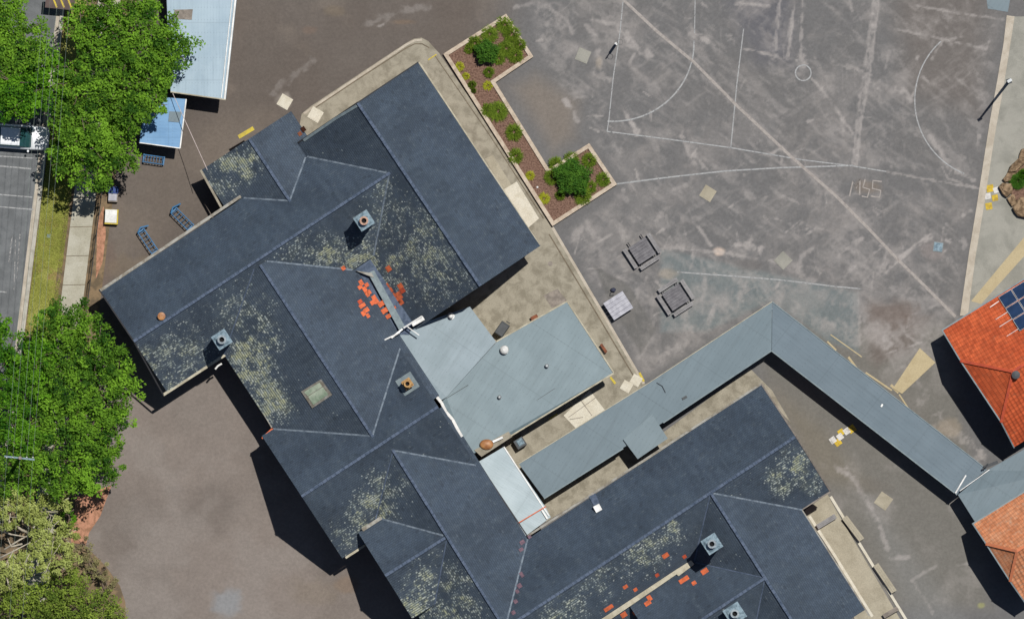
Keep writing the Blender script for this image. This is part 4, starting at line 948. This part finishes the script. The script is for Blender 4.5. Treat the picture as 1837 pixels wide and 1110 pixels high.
# boxes by the fence
def box_item(x, y, w, h, z, body, edge, label, name, cat, a=0):
    t = thing(name, label, cat, P(x, y)); c = P(x, y, z)
    b = MB(); b.box((c[0], c[1], 0.0), (w / PXM, h / PXM, z), a); b.build('base', M[edge], t, bevel=.02)
    b = MB(); b.box((c[0] - .04, c[1] + .05, z + .0), (w / PXM * .88, h / PXM * .88, .05), a); b.build('lid', M[body], t, bevel=.015)
box_item(200,389,24,27,.55,'white','yellow_s','white topped crate with a yellow rim beside the street fence','storage_crate','crate',-.05)
box_item(203,354,17,17,.45,'silver','timber','small pale box just above the yellow rimmed crate','storage_box','box',-.05)
box_item(203,341,18,12,.6,'bluebox','bluebox','dark blue box half under the tree shadow','storage_box','box',-.05)
# street fence: posts, rails, mesh
fn = thing('street_fence', 'low dark mesh fence between footpath and school yard', 'fence', P(165, 450))
fx = lambda y: 183 - .13 * (y - 345)
b = MB(); yy = 60
ys_f = list(range(60, 700, 40))
for y in ys_f:
    b_ = MB(); b_.tube([P(fx(y), y, 0), P(fx(y), y, 1.25)], .03); b_.build('post', M['dark'], fn)
b.tube([P(fx(60), 60, 1.2), P(fx(690), 690, 1.2)], .02); b.tube([P(fx(60), 60, .1), P(fx(690), 690, .1)], .02)
b.build('rail', M['dark'], fn)
b = MB()
for y in range(60, 690, 2): b.bar(P(fx(y), y, .1), P(fx(y), y, 1.2), .006, .006)
for z in (.3, .5, .7, .9, 1.1): b.bar(P(fx(60), 60, z), P(fx(690), 690, z), .006, .006)
b.build('mesh_panel', M['dark'], fn)

# ------------------------------------------------------------ vegetation
def leaves(cent, rad, per, size, tint, squash=.7, jitter=.13):
    n = len(cent); N = n * per
    c = np.repeat(cent, per, 0); r = np.repeat(rad, per)
    d = R.normal(size=(N, 3)); d /= np.linalg.norm(d, axis=1)[:, None]; rr = R.random(N) ** .5
    p = c + d * (r * rr)[:, None] * np.array([1, 1, squash])
    nm = R.normal(size=(N, 3)) * .75 + np.array([0, 0, 1.0]) + d * .5; nm /= np.linalg.norm(nm, axis=1)[:, None]
    u = np.cross(nm, R.normal(size=(N, 3))); u /= np.linalg.norm(u, axis=1)[:, None]; v = np.cross(nm, u)
    s = (size * R.uniform(.6, 1.3, N))[:, None]
    V = np.stack([p - u * s, p - v * s * .55, p + u * s, p + v * s * .55], 1).reshape(-1, 3)
    t = np.clip(np.repeat(tint, per) + R.normal(0, jitter, N), 0, 1)
    return V, np.arange(4 * N).reshape(-1, 4), np.repeat(t, 4)
def tree(name, label, lobes, h, mat, group='street trees with dense green crowns', dens=1.0, bark='bark', hole=0, cat='tree', limbs=True, size=.11, cr=.52):
    cx = sum(l[0] for l in lobes) / len(lobes); cy = sum(l[1] for l in lobes) / len(lobes)
    t = thing(name, label, cat, P(cx, cy), group)
    cent = []; rad = []; tint = []
    L3 = [(*P(x, y)[:2], h * rnd.uniform(.60, .74), r * 1.12 / PXM) for x, y, r in lobes]
    for (x, y, z, r) in L3:
        rz = r * .62; n = int(r * r * 15 * dens)
        k = 0
        while k < n:
            d = Vector((rnd.gauss(0, 1), rnd.gauss(0, 1), rnd.gauss(.35, 1))).normalized()
            if d.z < -.25: continue
            k += 1; f = rnd.uniform(.72, 1.0) if rnd.random() < .7 else rnd.uniform(.15, .75)
            f *= 1 + .13 * math.sin(5 * math.atan2(d.y, d.x) + x) + .08 * math.sin(11 * math.atan2(d.y, d.x) + y)
            p = (x + d.x * r * f, y + d.y * r * f, z + d.z * rz * f)
            if hole and math.sin(p[0] * 2.1 + p[1]) * math.sin(p[1] * 1.7 - p[0] * .6) > 1 - hole: continue
            # buried in another lobe: skip
            if any(((p[0] - a) / (q_ * .8)) ** 2 + ((p[1] - b_) / (q_ * .8)) ** 2 + ((p[2] - c_) / (q_ * .5)) ** 2 < .6 for a, b_, c_, q_ in L3 if (a, b_) != (x, y)): continue
            cent.append(p); rad.append(rnd.uniform(.55, 1.3) * cr); tint.append(rnd.gauss(.5, .3))
    cent = np.array(cent); rad = np.array(rad); tint = np.array(tint) + (vnoise(cent[:, 0], cent[:, 1], 1.3, 8) - .5) * .7
    V, Q, T = leaves(cent, rad, 52, size, tint)
    np_mesh('crown', V, Q, M[mat], t, attr=T)
    b = MB(); bx, by, _ = P(cx, cy); r0 = .12 + .02 * h; fork = (bx, by, h * .36)
    b.tube([(bx, by, -.05), (bx + .05, by, h * .18), fork], [r0 * 1.25, r0, r0 * .85], 10)
    for (x, y, z, r) in L3:
        m1 = (bx + (x - bx) * .45 + rnd.uniform(-.2, .2), by + (y - by) * .45 + rnd.uniform(-.2, .2), h * .36 + (z - h * .36) * .55)
        b.tube([fork, m1, (x, y, z)], [r0 * .6, r0 * .4, r0 * .2], 7)
        for k in range(5):
            a = rnd.uniform(0, 6.28); b.tube([(x, y, z), (x + math.cos(a) * r * .45, y + math.sin(a) * r * .45, z + r * .2), (x + math.cos(a) * r * .85, y + math.sin(a) * r * .85, z + r * .28)], [r0 * .2, r0 * .12, .02], 5)
    b.build('trunk', M[bark], t, smooth=True)
    return t
tree('street_tree', 'dense green tree filling the top left corner', [(-25,40,50),(15,25,46),(45,60,40),(30,105,46),(-20,110,45),(62,100,26)], 8.5, 'leaf')
tree('street_tree', 'wide green tree spreading over the pale shed roof', [(175,28,40),(225,30,46),(272,50,44),(312,86,38),(240,88,46),(180,80,38),(150,50,26),(285,112,28)], 9, 'leaf')
tree('street_tree', 'green tree between the shed and the parked car, over the blue shelter', [(150,150,44),(205,150,46),(255,165,44),(285,145,28),(190,200,44),(240,205,36),(285,190,20),(140,205,34)], 8, 'leaf')
tree('street_tree', 'brighter green tree right above the white car', [(30,150,34),(62,140,36),(95,120,30),(90,160,34),(50,180,34),(12,185,34),(110,180,20)], 8, 'leaf_b')
tree('street_tree', 'green tree above the blue bike racks with shadow over the footpath', [(125,240,32),(160,255,44),(205,262,40),(225,285,26),(170,300,38),(125,290,32),(180,322,24)], 8, 'leaf')
tree('street_tree', 'bright green tree at the roadside below the verge grass', [(-5,585,26),(20,640,44),(70,640,38),(20,700,40),(65,700,42),(-15,745,46),(40,770,40)], 8, 'leaf_b')
tree('street_tree', 'large green tree reaching the left gable of the school', [(105,585,38),(150,580,34),(180,625,42),(130,640,46),(215,670,38),(165,695,46),(110,700,40),(232,705,28),(205,740,38)], 8.5, 'leaf')
tree('street_tree', 'green tree at the edge of the lower playground', [(110,760,42),(160,775,46),(195,795,26),(95,820,46),(150,832,44),(190,835,28),(45,835,44),(110,862,32),(5,850,34)], 7.5, 'leaf')
tree('olive_tree', 'pale yellow green tree with bare forked branches showing', [(25,905,34),(75,915,34),(110,900,20),(85,955,36),(118,960,26),(95,1000,34),(45,1015,28),(15,1030,26),(122,1005,20),(10,925,26)], 6.2, 'leaf_o', None, 1.15, 'barkpale', .0, size=.09, cr=.34)
tree('olive_tree', 'mid olive green low tree in the bottom left corner', [(20,1085,40),(65,1065,34),(110,1060,38),(150,1080,36),(185,1088,28),(90,1100,40),(135,1035,22),(200,1100,20)], 4.5, 'leaf_g', None, .9, 'bark', .12, size=.09)
tree('dry_shrub', 'brownish thin shrub at the playground edge beside the olive trees', [(155,1000,22),(175,1030,24),(195,1055,22),(212,1085,18),(150,975,12)], 1.9, 'leaf_br', None, .9, cat='shrub', size=.06, cr=.28)
tree('low_shrub', 'small bright green shrub beside the orange soil', [(122,920,15),(130,940,12),(122,905,10)], 2.6, 'leaf_b', None, 1.2, cat='shrub', size=.07, cr=.25)
# bare forked branches
t = thing('fallen_branch', 'pale bare forked branches over a dark gap in the olive foliage', 'branch', P(20, 980)); b = MB()
for pts in ([(60,955),(35,968),(8,985)], [(45,962),(20,958),(0,950)], [(55,972),(20,990),(0,1000)], [(25,985),(12,1010),(8,1030)], [(14,965),(20,980),(40,975)]):
    b.tube([P(x, y, 4.3 - .1 * i) for i, (x, y) in enumerate(pts)], [.03, .06, .08], 7)
b.build('bough', M['barkpale'], t, smooth=True)

# ------------------------------------------------------------ garden bed
bed_pts = [(795,97),(908,25),(957,102),(889,148),(985,303),(1057,257),(1107,331),(991,406)]
gb = thing('garden_bed', 'zigzag garden bed edged with pale timber sleepers and filled with mulch', 'garden bed', P(950, 220))
inner = []
nP = len(bed_pts)
def offset_poly(pts, d):
    out = []; n = len(pts); ar = sum(pts[i][0] * pts[(i + 1) % n][1] - pts[(i + 1) % n][0] * pts[i][1] for i in range(n)); sg = 1 if ar > 0 else -1
    for i in range(n):
        p0, p1, p2 = Vector(pts[i - 1]), Vector(pts[i]), Vector(pts[(i + 1) % n]); d1 = (p1 - p0).normalized(); d2 = (p2 - p1).normalized()
        n1 = Vector((-d1.y, d1.x)) * sg; n2 = Vector((-d2.y, d2.x)) * sg; bi = (n1 + n2).normalized(); out.append(tuple(p1 + bi * d / max(.3, bi.dot(n1))))
    return out
inner = offset_poly(bed_pts, 7)
for i in range(nP):
    j = (i + 1) % nP; b = MB(); q_ = [bed_pts[i], bed_pts[j], inner[j], inner[i]]
    e = .0
    b.prism([P(x, y, .35)[:2] for x, y in q_], 0, .35 - .002 * (i % 2)); b.build('sleeper_edge', M['sleeper'], gb, bevel=.015)
b = MB(); b.prism([P(x, y, .22)[:2] for x, y in offset_poly(bed_pts, 6)], 0, .22); b.build('mulch', M['mulch'], gb)
def tuft(x, y, r, h, mat, label, n=260, name='grass_tuft', cat='plant', grp='tufting plants in the garden bed'):
    c = np.array(P(x, y, .2)); n = int(n * 1.9 * (r / 14) ** 1.5) + 40; rr = r / PXM; a = R.random(n) * 6.283; q0 = R.random(n) ** .5
    root = c + np.c_[np.cos(a) * q0 * rr * .7, np.sin(a) * q0 * rr * .7, np.zeros(n)]
    a2 = a + R.normal(0, .5, n); L = rr * R.uniform(.2, .72, n); d = np.c_[np.cos(a2), np.sin(a2), np.zeros(n)]; s = np.c_[-np.sin(a2), np.cos(a2), np.zeros(n)] * .014
    hh = h * R.uniform(.5, 1, n); up = np.array([0, 0, 1.])
    mid = root + d * (L * .45)[:, None] + up * hh[:, None]; tip = root + d * L[:, None] + up * (hh * .65)[:, None]
    V = np.stack([root - s, root + s, mid + s, mid - s, mid - s, mid + s, tip + s * .3, tip - s * .3], 1).reshape(-1, 3)
    T = np.repeat(np.clip(R.normal(.5, .25, n), 0, 1), 8)
    o = np_mesh(name, V, np.arange(8 * n).reshape(-1, 4), mat, attr=T)
    return tag(o, label, cat, grp)
tf = [(905,45,15,'tuft nearest the top corner of the bed'),(918,62,14,'tuft just under the top corner of the bed'),(878,62,16,'broad tuft behind the dark shrub at the upper end'),(852,78,13,'tuft on the left of the dark shrub'),
      (842,88,9,'smaller tuft at the upper left edge of the bed'),(933,80,12,'tuft by the right hand end of the upper arm'),(908,88,14,'tuft on the right of the dark shrub'),(925,100,14,'tuft along the lower sleeper of the upper arm'),(895,105,12,'tuft below and right of the dark shrub'),
      (877,130,10,'tuft where the upper arm turns into the narrow strip'),(876,198,13,'left half of the double tuft in the narrow strip'),(893,200,17,'right half of the double tuft in the narrow strip'),(847,152,7,'small tuft high on the left sleeper'),(850,163,5,'tiny tuft under the small one by the left sleeper'),
      (922,238,14,'tuft halfway down the narrow strip'),(925,280,14,'lowest tuft in the narrow strip'),(998,295,13,'tuft at the inner corner of the lower arm'),(1025,285,12,'tuft above the big round shrub'),(1057,288,14,'tuft in the far corner of the lower arm'),
      (1082,322,14,'tuft beside the right corner of the lower arm'),(990,318,14,'tuft left of the big round shrub'),(1045,352,14,'tuft right below the big round shrub'),(1060,335,11,'tuft between the big shrub and the corner tuft'),(1005,350,9,'small tuft below left of the big round shrub')]
for (x, y, r, s_) in tf: tuft(x, y, r * rnd.uniform(.85, 1.05), rnd.uniform(.22, .38), M['leaf_t'], 'strappy green ' + s_)
for (x, y, r, s_) in [(976,356,6,'lowest little yellow green mound in the bed'),(951,315,5,'little yellow green mound in the lower strip'),(875,154,5,'little yellow flowering mound near the bend'),(825,120,5,'little green seedling near the upper left corner'),(836,137,4,'little reddish seedling by the left sleeper')]:
    tuft(x, y, r * 1.6, .15, M['leaf_y'], s_, 300, 'small_mound', 'plant', 'little mounds in the mulch')
def shrub(x, y, r, h, mat, label, dens=1):
    t = thing('shrub', label, 'shrub', P(x, y, .2)); cent = []; rr = r / PXM
    for k in range(int(260 * dens)):
        d = Vector((rnd.gauss(0, 1), rnd.gauss(0, 1), abs(rnd.gauss(.3, 1)))).normalized(); f = rnd.uniform(.55, 1) * (1 + .15 * math.sin(5 * math.atan2(d.y, d.x)))
        c0 = P(x, y, .2); cent.append((c0[0] + d.x * rr * f, c0[1] + d.y * rr * f, .2 + h * .35 + d.z * h * .6 * f))
    cent = np.array(cent); V, Q, T = leaves(cent, np.full(len(cent), .2), 22, .06, R.normal(.5, .2, len(cent)))
    np_mesh('crown', V, Q, M[mat], t, attr=T); b = MB(); c0 = P(x, y, .2)
    for k in range(6): a = k * 1.05; b.tube([c0, (c0[0] + math.cos(a) * rr * .3, c0[1] + math.sin(a) * rr * .3, h * .5), (c0[0] + math.cos(a) * rr * .6, c0[1] + math.sin(a) * rr * .6, h * .8)], [.04, .025, .01], 6)
    b.build('trunk', M['bark'], t)
shrub(873,93,20,1.5,'leaf_d','dark round shrub in the upper arm of the garden bed')
shrub(1027,318,32,1.6,'leaf_d','biggest round green shrub, in the lower arm of the garden bed',1.9)
t = tag(None or (lambda: (lambda b: (b.blob(P(964,336,.24), (.09, .08, .06), 0, .1), b.build('stone', M['white'], smooth=True))[1])(MB()))(), 'small white stone on the mulch left of the big shrub', 'stone')

# rock garden at the right edge
rg = [([(1850,262),(1832,268),(1828,284),(1850,284)],.42,'topmost tan rock of the rock garden at the right edge'),([(1828,283),(1812,298),(1808,309),(1822,308),(1840,292),(1850,285)],.5,'long tan rock second from the top of the rock garden'),
      ([(1807,310),(1798,322),(1803,327),(1815,326),(1822,310)],.4,'small brown rock on the upper left rim of the rock garden'),([(1798,328),(1791,335),(1798,348),(1806,354),(1816,345),(1814,329)],.55,'leftmost tan rock of the rock garden beside the yellow marks'),
      ([(1806,356),(1815,371),(1826,366),(1820,350),(1816,348)],.36,'pale narrow rock on the lower left rim of the rock garden'),([(1816,373),(1826,388),(1850,394),(1850,353),(1829,354)],.6,'largest tan rock at the bottom of the rock garden')]
M['rock'] = dirtmat('tan_rock', tone(172,146,116), tone(112,92,70), .36, .62, 3, bump=.05)
b = MB(); b.prism([P(x, y)[:2] for x, y in [(1850,280),(1830,292),(1814,312),(1812,345),(1826,362),(1850,370)]], 0, .12); tag(b.build('rockery_soil', M['mulch']), 'dark earth bed inside the ring of rocks at the right edge', 'soil bed')
for i, (pp_, hh_, lab) in enumerate(rg):
    b = MB(); vs = []; q_ = []
    for j in range(len(pp_)):      # split the sides so the outline is ragged
        (x1, y1), (x2, y2) = pp_[j], pp_[(j + 1) % len(pp_)]
        q_ += [(x1, y1), ((x1 + x2) / 2 + rnd.uniform(-1.2, 1.2), (y1 + y2) / 2 + rnd.uniform(-1.2, 1.2))]
    cx_, cy_ = sum(x for x, y in q_) / len(q_), sum(y for x, y in q_) / len(q_); n_ = len(q_); rings = [(1, 0), (1, hh_ * .7), (.86, hh_ * .92), (.5, hh_)]
    for k_, z_ in rings:
        for (x, y) in q_:
            w_ = P(cx_ + (x - cx_) * k_, cy_ + (y - cy_) * k_); vs.append((w_[0], w_[1], z_ * (1 + rnd.uniform(-.12, .12)) if z_ else 0))
    fs = [(k * n_ + j, k * n_ + (j + 1) % n_, (k + 1) * n_ + (j + 1) % n_, (k + 1) * n_ + j) for k in range(3) for j in range(n_)] + [tuple(range(3 * n_, 4 * n_))]
    b.add(vs, fs); o_ = b.build('rock', M['rock']); tag(o_, lab, 'rock', 'rocks around the rock garden')
    import bmesh
    bm = bmesh.new(); bm.from_mesh(o_.data); bmesh.ops.recalc_face_normals(bm, faces=bm.faces); bm.to_mesh(o_.data); bm.free()
tuft(1826,325,13,.3,M['leaf_d'],'dark green spiky plant in the rock garden at the right edge',500,grp=None); tuft(1836,312,9,.55,M['leaf_b'],'bright green sprig in the rock garden at the right edge',300,grp=None)

# ------------------------------------------------------------ playground furniture
def pic_table(x, y, ang, size, sides, label):
    t = thing('picnic_table', label, 'picnic table', P(x, y), 'grey picnic tables on the playground'); a = math.radians(ang)
    ux = Vector((math.cos(a), math.sin(a), 0)); uy = Vector((-math.sin(a), math.cos(a), 0)); c = Vector(P(x, y)); s = size / PXM
    b = MB()
    for k in range(7):
        o_ = uy * (k - 3) * s / 7; b.bar(c + o_ - ux * s / 2 + Vector((0, 0, .74)), c + o_ + ux * s / 2 + Vector((0, 0, .74)), s / 7 - .012, .05)
    b.build('tabletop', M['top_tim'], t)
    b = MB()
    for k in (-.38, .38):
        b.bar(c + ux * k * s - uy * s * .74 + Vector((0, 0, .38)), c + ux * k * s + uy * s * .74 + Vector((0, 0, .38)), .07, .07)
        for j in (-.3, .3): b.bar(c + ux * k * s + uy * j * s + Vector((0, 0, .0)), c + ux * k * s + uy * j * s * .8 + Vector((0, 0, .72)), .07, .07)
    for j in (-.38, .38): b.bar(c + uy * j * s - ux * s * .74 + Vector((0, 0, .31)), c + uy * j * s + ux * s * .74 + Vector((0, 0, .31)), .06, .06)
    b.build('frame', M['dark_tim'], t)
    for sd in sides:
        n, m_ = {'L': (-ux, uy), 'R': (ux, uy), 'U': (uy, ux), 'D': (-uy, ux)}[sd]
        b = MB()
        for k in (0, 1): b.bar(c + n * (s * .5 + .22 + k * .15) - m_ * s * .56 + Vector((0, 0, .44)), c + n * (s * .5 + .22 + k * .15) + m_ * s * .56 + Vector((0, 0, .44)), .14, .045)
        be = b.build('bench_seat', M['grey_tim'], t)
        b = MB()
        for k in (-.4, .4): b.bar(c + n * (s * .5 + .3) + m_ * s * k, c + n * (s * .5 + .3) + m_ * s * k + Vector((0, 0, .42)), .06, .2)
        b.build('leg', M['dark_tim'], be)
pic_table(1152,450,33,36,'LRD','grey picnic table nearest the garden bed')
pic_table(1212,533,33,36,'LRUD','grey picnic table nearest the walkway bend')
t = thing('metal_table', 'pale slatted square table against the concrete path edge', 'table', P(1108, 548)); a = math.radians(33); ux = Vector((math.cos(a), math.sin(a), 0)); uy = Vector((-math.sin(a), math.cos(a), 0)); c = Vector(P(1109, 548))
b = MB()
for k in range(5): o_ = uy * (k - 2) * .29; b.bar(c + o_ - ux * .82 + Vector((0, 0, .72)), c + o_ + ux * .82 + Vector((0, 0, .72)), .275, .05)
b.build('tabletop', M['silver'], t); b = MB()
for i in (-.65, .65):
    for j in (-.5, .5): b.bar(c + ux * i + uy * j, c + ux * i + uy * j + Vector((0, 0, .7)), .08)
b.bar(c - ux * .65 + uy * .5 + Vector((0, 0, .66)), c + ux * .65 + uy * .5 + Vector((0, 0, .66)), .06); b.bar(c - ux * .65 - uy * .5 + Vector((0, 0, .66)), c + ux * .65 - uy * .5 + Vector((0, 0, .66)), .06); b.build('frame', M['dark'], t)
t = thing('school_bag', 'small dark blue bag lying above the pale slatted table', 'bag', P(1100, 521)); b = MB(); b.blob(P(1100,520,.12), (.2, .16, .14), 0, .15, 2, 3); b.build('body', M_('navy_cloth', (.03, .035, .06), .8), t, smooth=True)
b = MB(); b.tube([P(1096,524,.2), P(1094,530,.1), P(1101,529,.08)], .03); b.build('strap', M['dark'], t)
# netball post
np_ = thing('netball_post', 'slim netball post with white padded base on the court baseline', 'netball post', P(1105, 79)); b = MB(); b.tube([P(1105,79,0), P(1105,79,3.05)], .045, 10); b.build('pole', M['galv'], np_)
b = MB(); b.tube([P(1105,79,.02), P(1105,79,1.8)], .1, 12); b.build('padding', M['white'], np_)
b = MB(); c = Vector(P(1105,79,3.0)); k0 = c + Vector((.30, .12, 0)); b.tube([k0 + Vector((.19 * math.cos(i * .3927), .19 * math.sin(i * .3927), 0)) for i in range(17)], .012, 6, cap=False); b.tube([c, k0 - Vector((.18, .06, 0))], .015, 6); b.build('hoop', M['dark'], np_)
# tall pole
lp = thing('light_pole', 'tall thin pole on the concrete right of the white edge strip', 'pole', P(1810, 146)); b = MB(); b.tube([P(1810,146,0), P(1810,146,8.0)], [.11, .07], 12); b.build('shaft', M['galv'], lp)
b = MB(); b.box(P(1811,145,8.0), (.34, .2, .1), .6); b.build('lamp_head', M['galv'], lp); b = MB(); b.box(P(1810,146,0), (.36, .36, .04), .3); b.build('base_plate', M['dark'], lp)
# seats at the lower right veranda
def bench(x0, y0, x1, y1, w, h, mat, label):
    a, c = Vector(P(x0, y0, h)), Vector(P(x1, y1, h)); d = (c - a).normalized(); s_ = Vector((-d.y, d.x, 0)); t = thing('bench', label, 'bench', tuple(Vector(P((x0 + x1) / 2, (y0 + y1) / 2))), 'benches beside the veranda slab')
    b = MB(); n = 3
    for k in range(n): o_ = s_ * ((k - 1) * w / n / PXM); b.bar(a + o_, c + o_, w / n / PXM - .008, .05)
    b.build('seat', M[mat], t)
    for f in (.08, .5, .92):
        b = MB(); p = a + (c - a) * f - Vector((0, 0, h)); b.bar(p + s_ * w * .35 / PXM, p + s_ * w * .35 / PXM + Vector((0, 0, h - .03)), .06); b.bar(p - s_ * w * .35 / PXM, p - s_ * w * .35 / PXM + Vector((0, 0, h - .03)), .06); b.build('leg', M['dark'], t)
bench(1515,927,1546,968,11,.45,'conc','pale bench on the upper part of the veranda edge'); bench(1571,1012,1604,1061,11,.45,'conc','pale bench on the lower part of the veranda edge')
bench(1466,945,1499,925,9,.45,'grey_tim','grey bench lying across the top of the veranda slab'); bench(1585,1105,1611,1090,8,.45,'timber','short bench across the veranda slab at the lower edge')
# wheelie bin, units
t = thing('wheelie_bin', 'dark grey wheelie bin standing in the inner courtyard', 'bin', P(900, 591)); a = math.radians(35); b = MB(); b.box(P(901,590,0), (.62, .9, 1.0), -.6, taper=1.12); b.build('body', M['binc'], t, bevel=.05)
b = MB(); b.box(P(900,591,1.0), (.7, .98, .08), -.6, taper=.86); b.build('lid', M['dark'], t, bevel=.03)
b = MB(); b.tube([P(908,576,.95), P(915,580,.95)], .03); b.build('handle', M['dark'], t)
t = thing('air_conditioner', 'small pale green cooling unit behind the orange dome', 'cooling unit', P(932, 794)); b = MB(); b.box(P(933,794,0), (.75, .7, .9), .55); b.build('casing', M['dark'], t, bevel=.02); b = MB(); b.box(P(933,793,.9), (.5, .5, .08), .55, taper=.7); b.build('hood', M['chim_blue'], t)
t = thing('folding_chair', 'small rusty folded chair by the top edge of the annex', 'chair', P(960, 570)); b = MB(); b.bar(P(953,573,.4), P(965,567,.4), .35, .03); b.build('seat', M['rust'], t); b = MB()
for (x, y) in ((951,576),(966,569),(955,570),(963,565)): b.bar(P(x, y, 0), P(x, y, .42), .03)
b.build('leg', M['dark'], t)
t = thing('rusty_bench', 'narrow rusty plank bench beside the right side of the annex', 'bench', P(1083, 625)); b = MB(); b.bar(P(1078,617,.45), P(1088,632,.45), .2, .04); b.build('seat', M['rust'], t); b = MB(); b.bar(P(1079,619,0), P(1079,619,.43), .05); b.bar(P(1087,630,0), P(1087,630,.43), .05); b.build('leg', M['dark'], t)
t = thing('striped_barrier', 'dark brown barrier with yellow stripes in the gap between tree crowns', 'barrier', P(108, 6)); b = MB(); b.box(P(108,6,1.2), (2.1, .85, .25), -.1); b.build('board', M_('brown_board', (.09, .065, .06), .8), t)
b = MB()
for k in range(3): b.bar(P(96 + k * 13,-1,1.46), P(102 + k * 13,14,1.46), .12, .02)
b.build('stripes', M['yellow_s'], t); b = MB(); b.bar(P(90,8,0), P(90,8,1.2), .08); b.bar(P(126,6,0), P(126,6,1.2), .08); b.build('leg', M['dark'], t)
t = thing('drain_grate', 'small dark round stain cover on the concrete path', 'cover', P(987, 473)); b = MB(); b.lathe(P(987,473,.05), [(.17, 0), (.17, .03)], 16); b.build('lid', M['timber'], t); 

# ------------------------------------------------------------ white car
def car(x, y, ang, label):
    t = thing('parked_car', label, 'car', P(x, y)); a = math.radians(ang); ux = Vector((math.cos(a), math.sin(a), 0)); uy = Vector((-math.sin(a), math.cos(a), 0)); c = Vector(P(x, y)); Z = Vector((0, 0, 1))
    def loft(sec, mat, name, parent, n=12):
        vs = []; fs = []
        for (xx, hw, z0, z1, rt) in sec:
            prof = [(-hw, z0), (-hw, z0 + (z1 - z0) * .55), (-hw * .96, z0 + (z1 - z0) * .8), (-hw * rt, z1), (0, z1 + .03), (hw * rt, z1), (hw * .96, z0 + (z1 - z0) * .8), (hw, z0 + (z1 - z0) * .55), (hw, z0)]
            vs += [c + ux * xx + uy * p + Z * q_ for p, q_ in prof]
        k = 9
        for i in range(len(sec) - 1):
            for j in range(k - 1): fs.append((i * k + j, i * k + j + 1, (i + 1) * k + j + 1, (i + 1) * k + j))
            fs.append((i * k + k - 1, i * k, (i + 1) * k, (i + 1) * k + k - 1))
        fs += [list(range(k))[::-1], list(range((len(sec) - 1) * k, len(sec) * k))]
        b = MB(); b.add(vs, fs); return b.build(name, mat, parent, smooth=True)
    body = loft([(-2.2, .7, .35, .75, .8), (-2.1, .84, .25, .95, .86), (-1.4, .88, .22, 1.0, .88), (.9, .89, .22, 1.0, .88), (1.6, .86, .22, .93, .86), (2.05, .8, .25, .8, .84), (2.2, .62, .35, .62, .8)], M['carwhite'], 'body', t)
    gl = loft([(-1.95, .70, .93, .98, .9), (-1.35, .72, .95, 1.38, .86), (.15, .72, .97, 1.42, .86), (.95, .74, .93, 1.0, .9)], M['carglass'], 'glasshouse', t)
    b = MB(); b.add([c + ux * xx + uy * yy_ + Z * z for xx, yy_, z in ((-1.25,-.62,1.40),(.12,-.62,1.435),(.12,.62,1.435),(-1.25,.62,1.40),(-1.25,-.5,1.45),(.05,-.5,1.475),(.05,.5,1.475),(-1.25,.5,1.45))], [(0,1,5,4),(1,2,6,5),(2,3,7,6),(3,0,4,7),(4,5,6,7)]); b.build('roof_panel', M['carwhite'], t, smooth=False)
    for i in (-1.35, 1.35):
        for j in (-.8, .8):
            b = MB(); p = c + ux * i + uy * j + Z * .32; b.tube([p - uy * .11, p + uy * .11], .32, 18); w_ = b.build('wheel', M['tyre'], t)
            b = MB(); b.tube([p - uy * .12, p + uy * .12], .19, 14); b.build('rim', M['galv'], w_)
    for j in (-.6, .6):
        b = MB(); b.blob(tuple(c + ux * 2.08 + uy * j + Z * .66), (.12, .16, .08), 0, 0); b.build('headlight', M['white'], t)
    for j in (-.98, .98):
        b = MB(); b.blob(tuple(c + ux * .75 + uy * j + Z * 1.0), (.08, .1, .06), 0, 0); b.build('mirror', M['carwhite'], t)
car(34, 246, -4, 'white car with dark green windscreen parked under the trees')

# ------------------------------------------------------------ overhead cables
def cable(p, q_, z0, z1, sag, r, mat, label, grp):
    pts = []; 
    for i in range(25):
        f = i / 24; pts.append(P(p[0] + (q_[0] - p[0]) * f, p[1] + (q_[1] - p[1]) * f, z0 + (z1 - z0) * f - sag * 4 * f * (1 - f)))
    b = MB(); b.tube(pts, r, 6); tag(b.build('overhead_cable', M[mat]), label, 'cable', grp)
for i, dx in enumerate((0, 11, 24, 36, 47)):
    cable((12 + dx, 820), (82 + dx, -40), 10.6, 10.8, .4, .008, 'cable', 'thin grey overhead cable over the trees, ' + ['leftmost of five', 'second from the left', 'middle of five', 'second from the right', 'rightmost of five'][i], 'overhead street cables')
for i, dx in enumerate((0, 24, 47)):
    cable((12 + dx, 820), (-10 + dx, 1160), 10.6, 10.8, .2, .008, 'cable', 'thin grey cable over the olive trees, ' + ['left of three', 'middle of three', 'right of three'][i], 'lower overhead street cables')
cable((310,168), (372,305), 3.1, 5.0, .15, .022, 'cablew', 'pale pink service cable from the long shed to the small slate wing', None)
pp = thing('power_pole', 'timber power pole with crossarm hidden among the tree crowns', 'power pole', P(36, 821)); b = MB(); b.tube([P(36,821,0), P(36,821,10.9)], [.16, .12], 12); b.build('shaft', M['timber'], pp)
b = MB(); b.bar(P(8,818,10.5), P(62,824,10.5), .12, .1); b.build('crossarm', M['chim_blue'], pp)
for dx in (0, 11, 24, 36, 47):
    b = MB(); b.lathe(P(12 + dx, 820, 10.55), [(.04, 0), (.06, .05), (.03, .12)], 8); b.build('insulator', M['white'], pp)
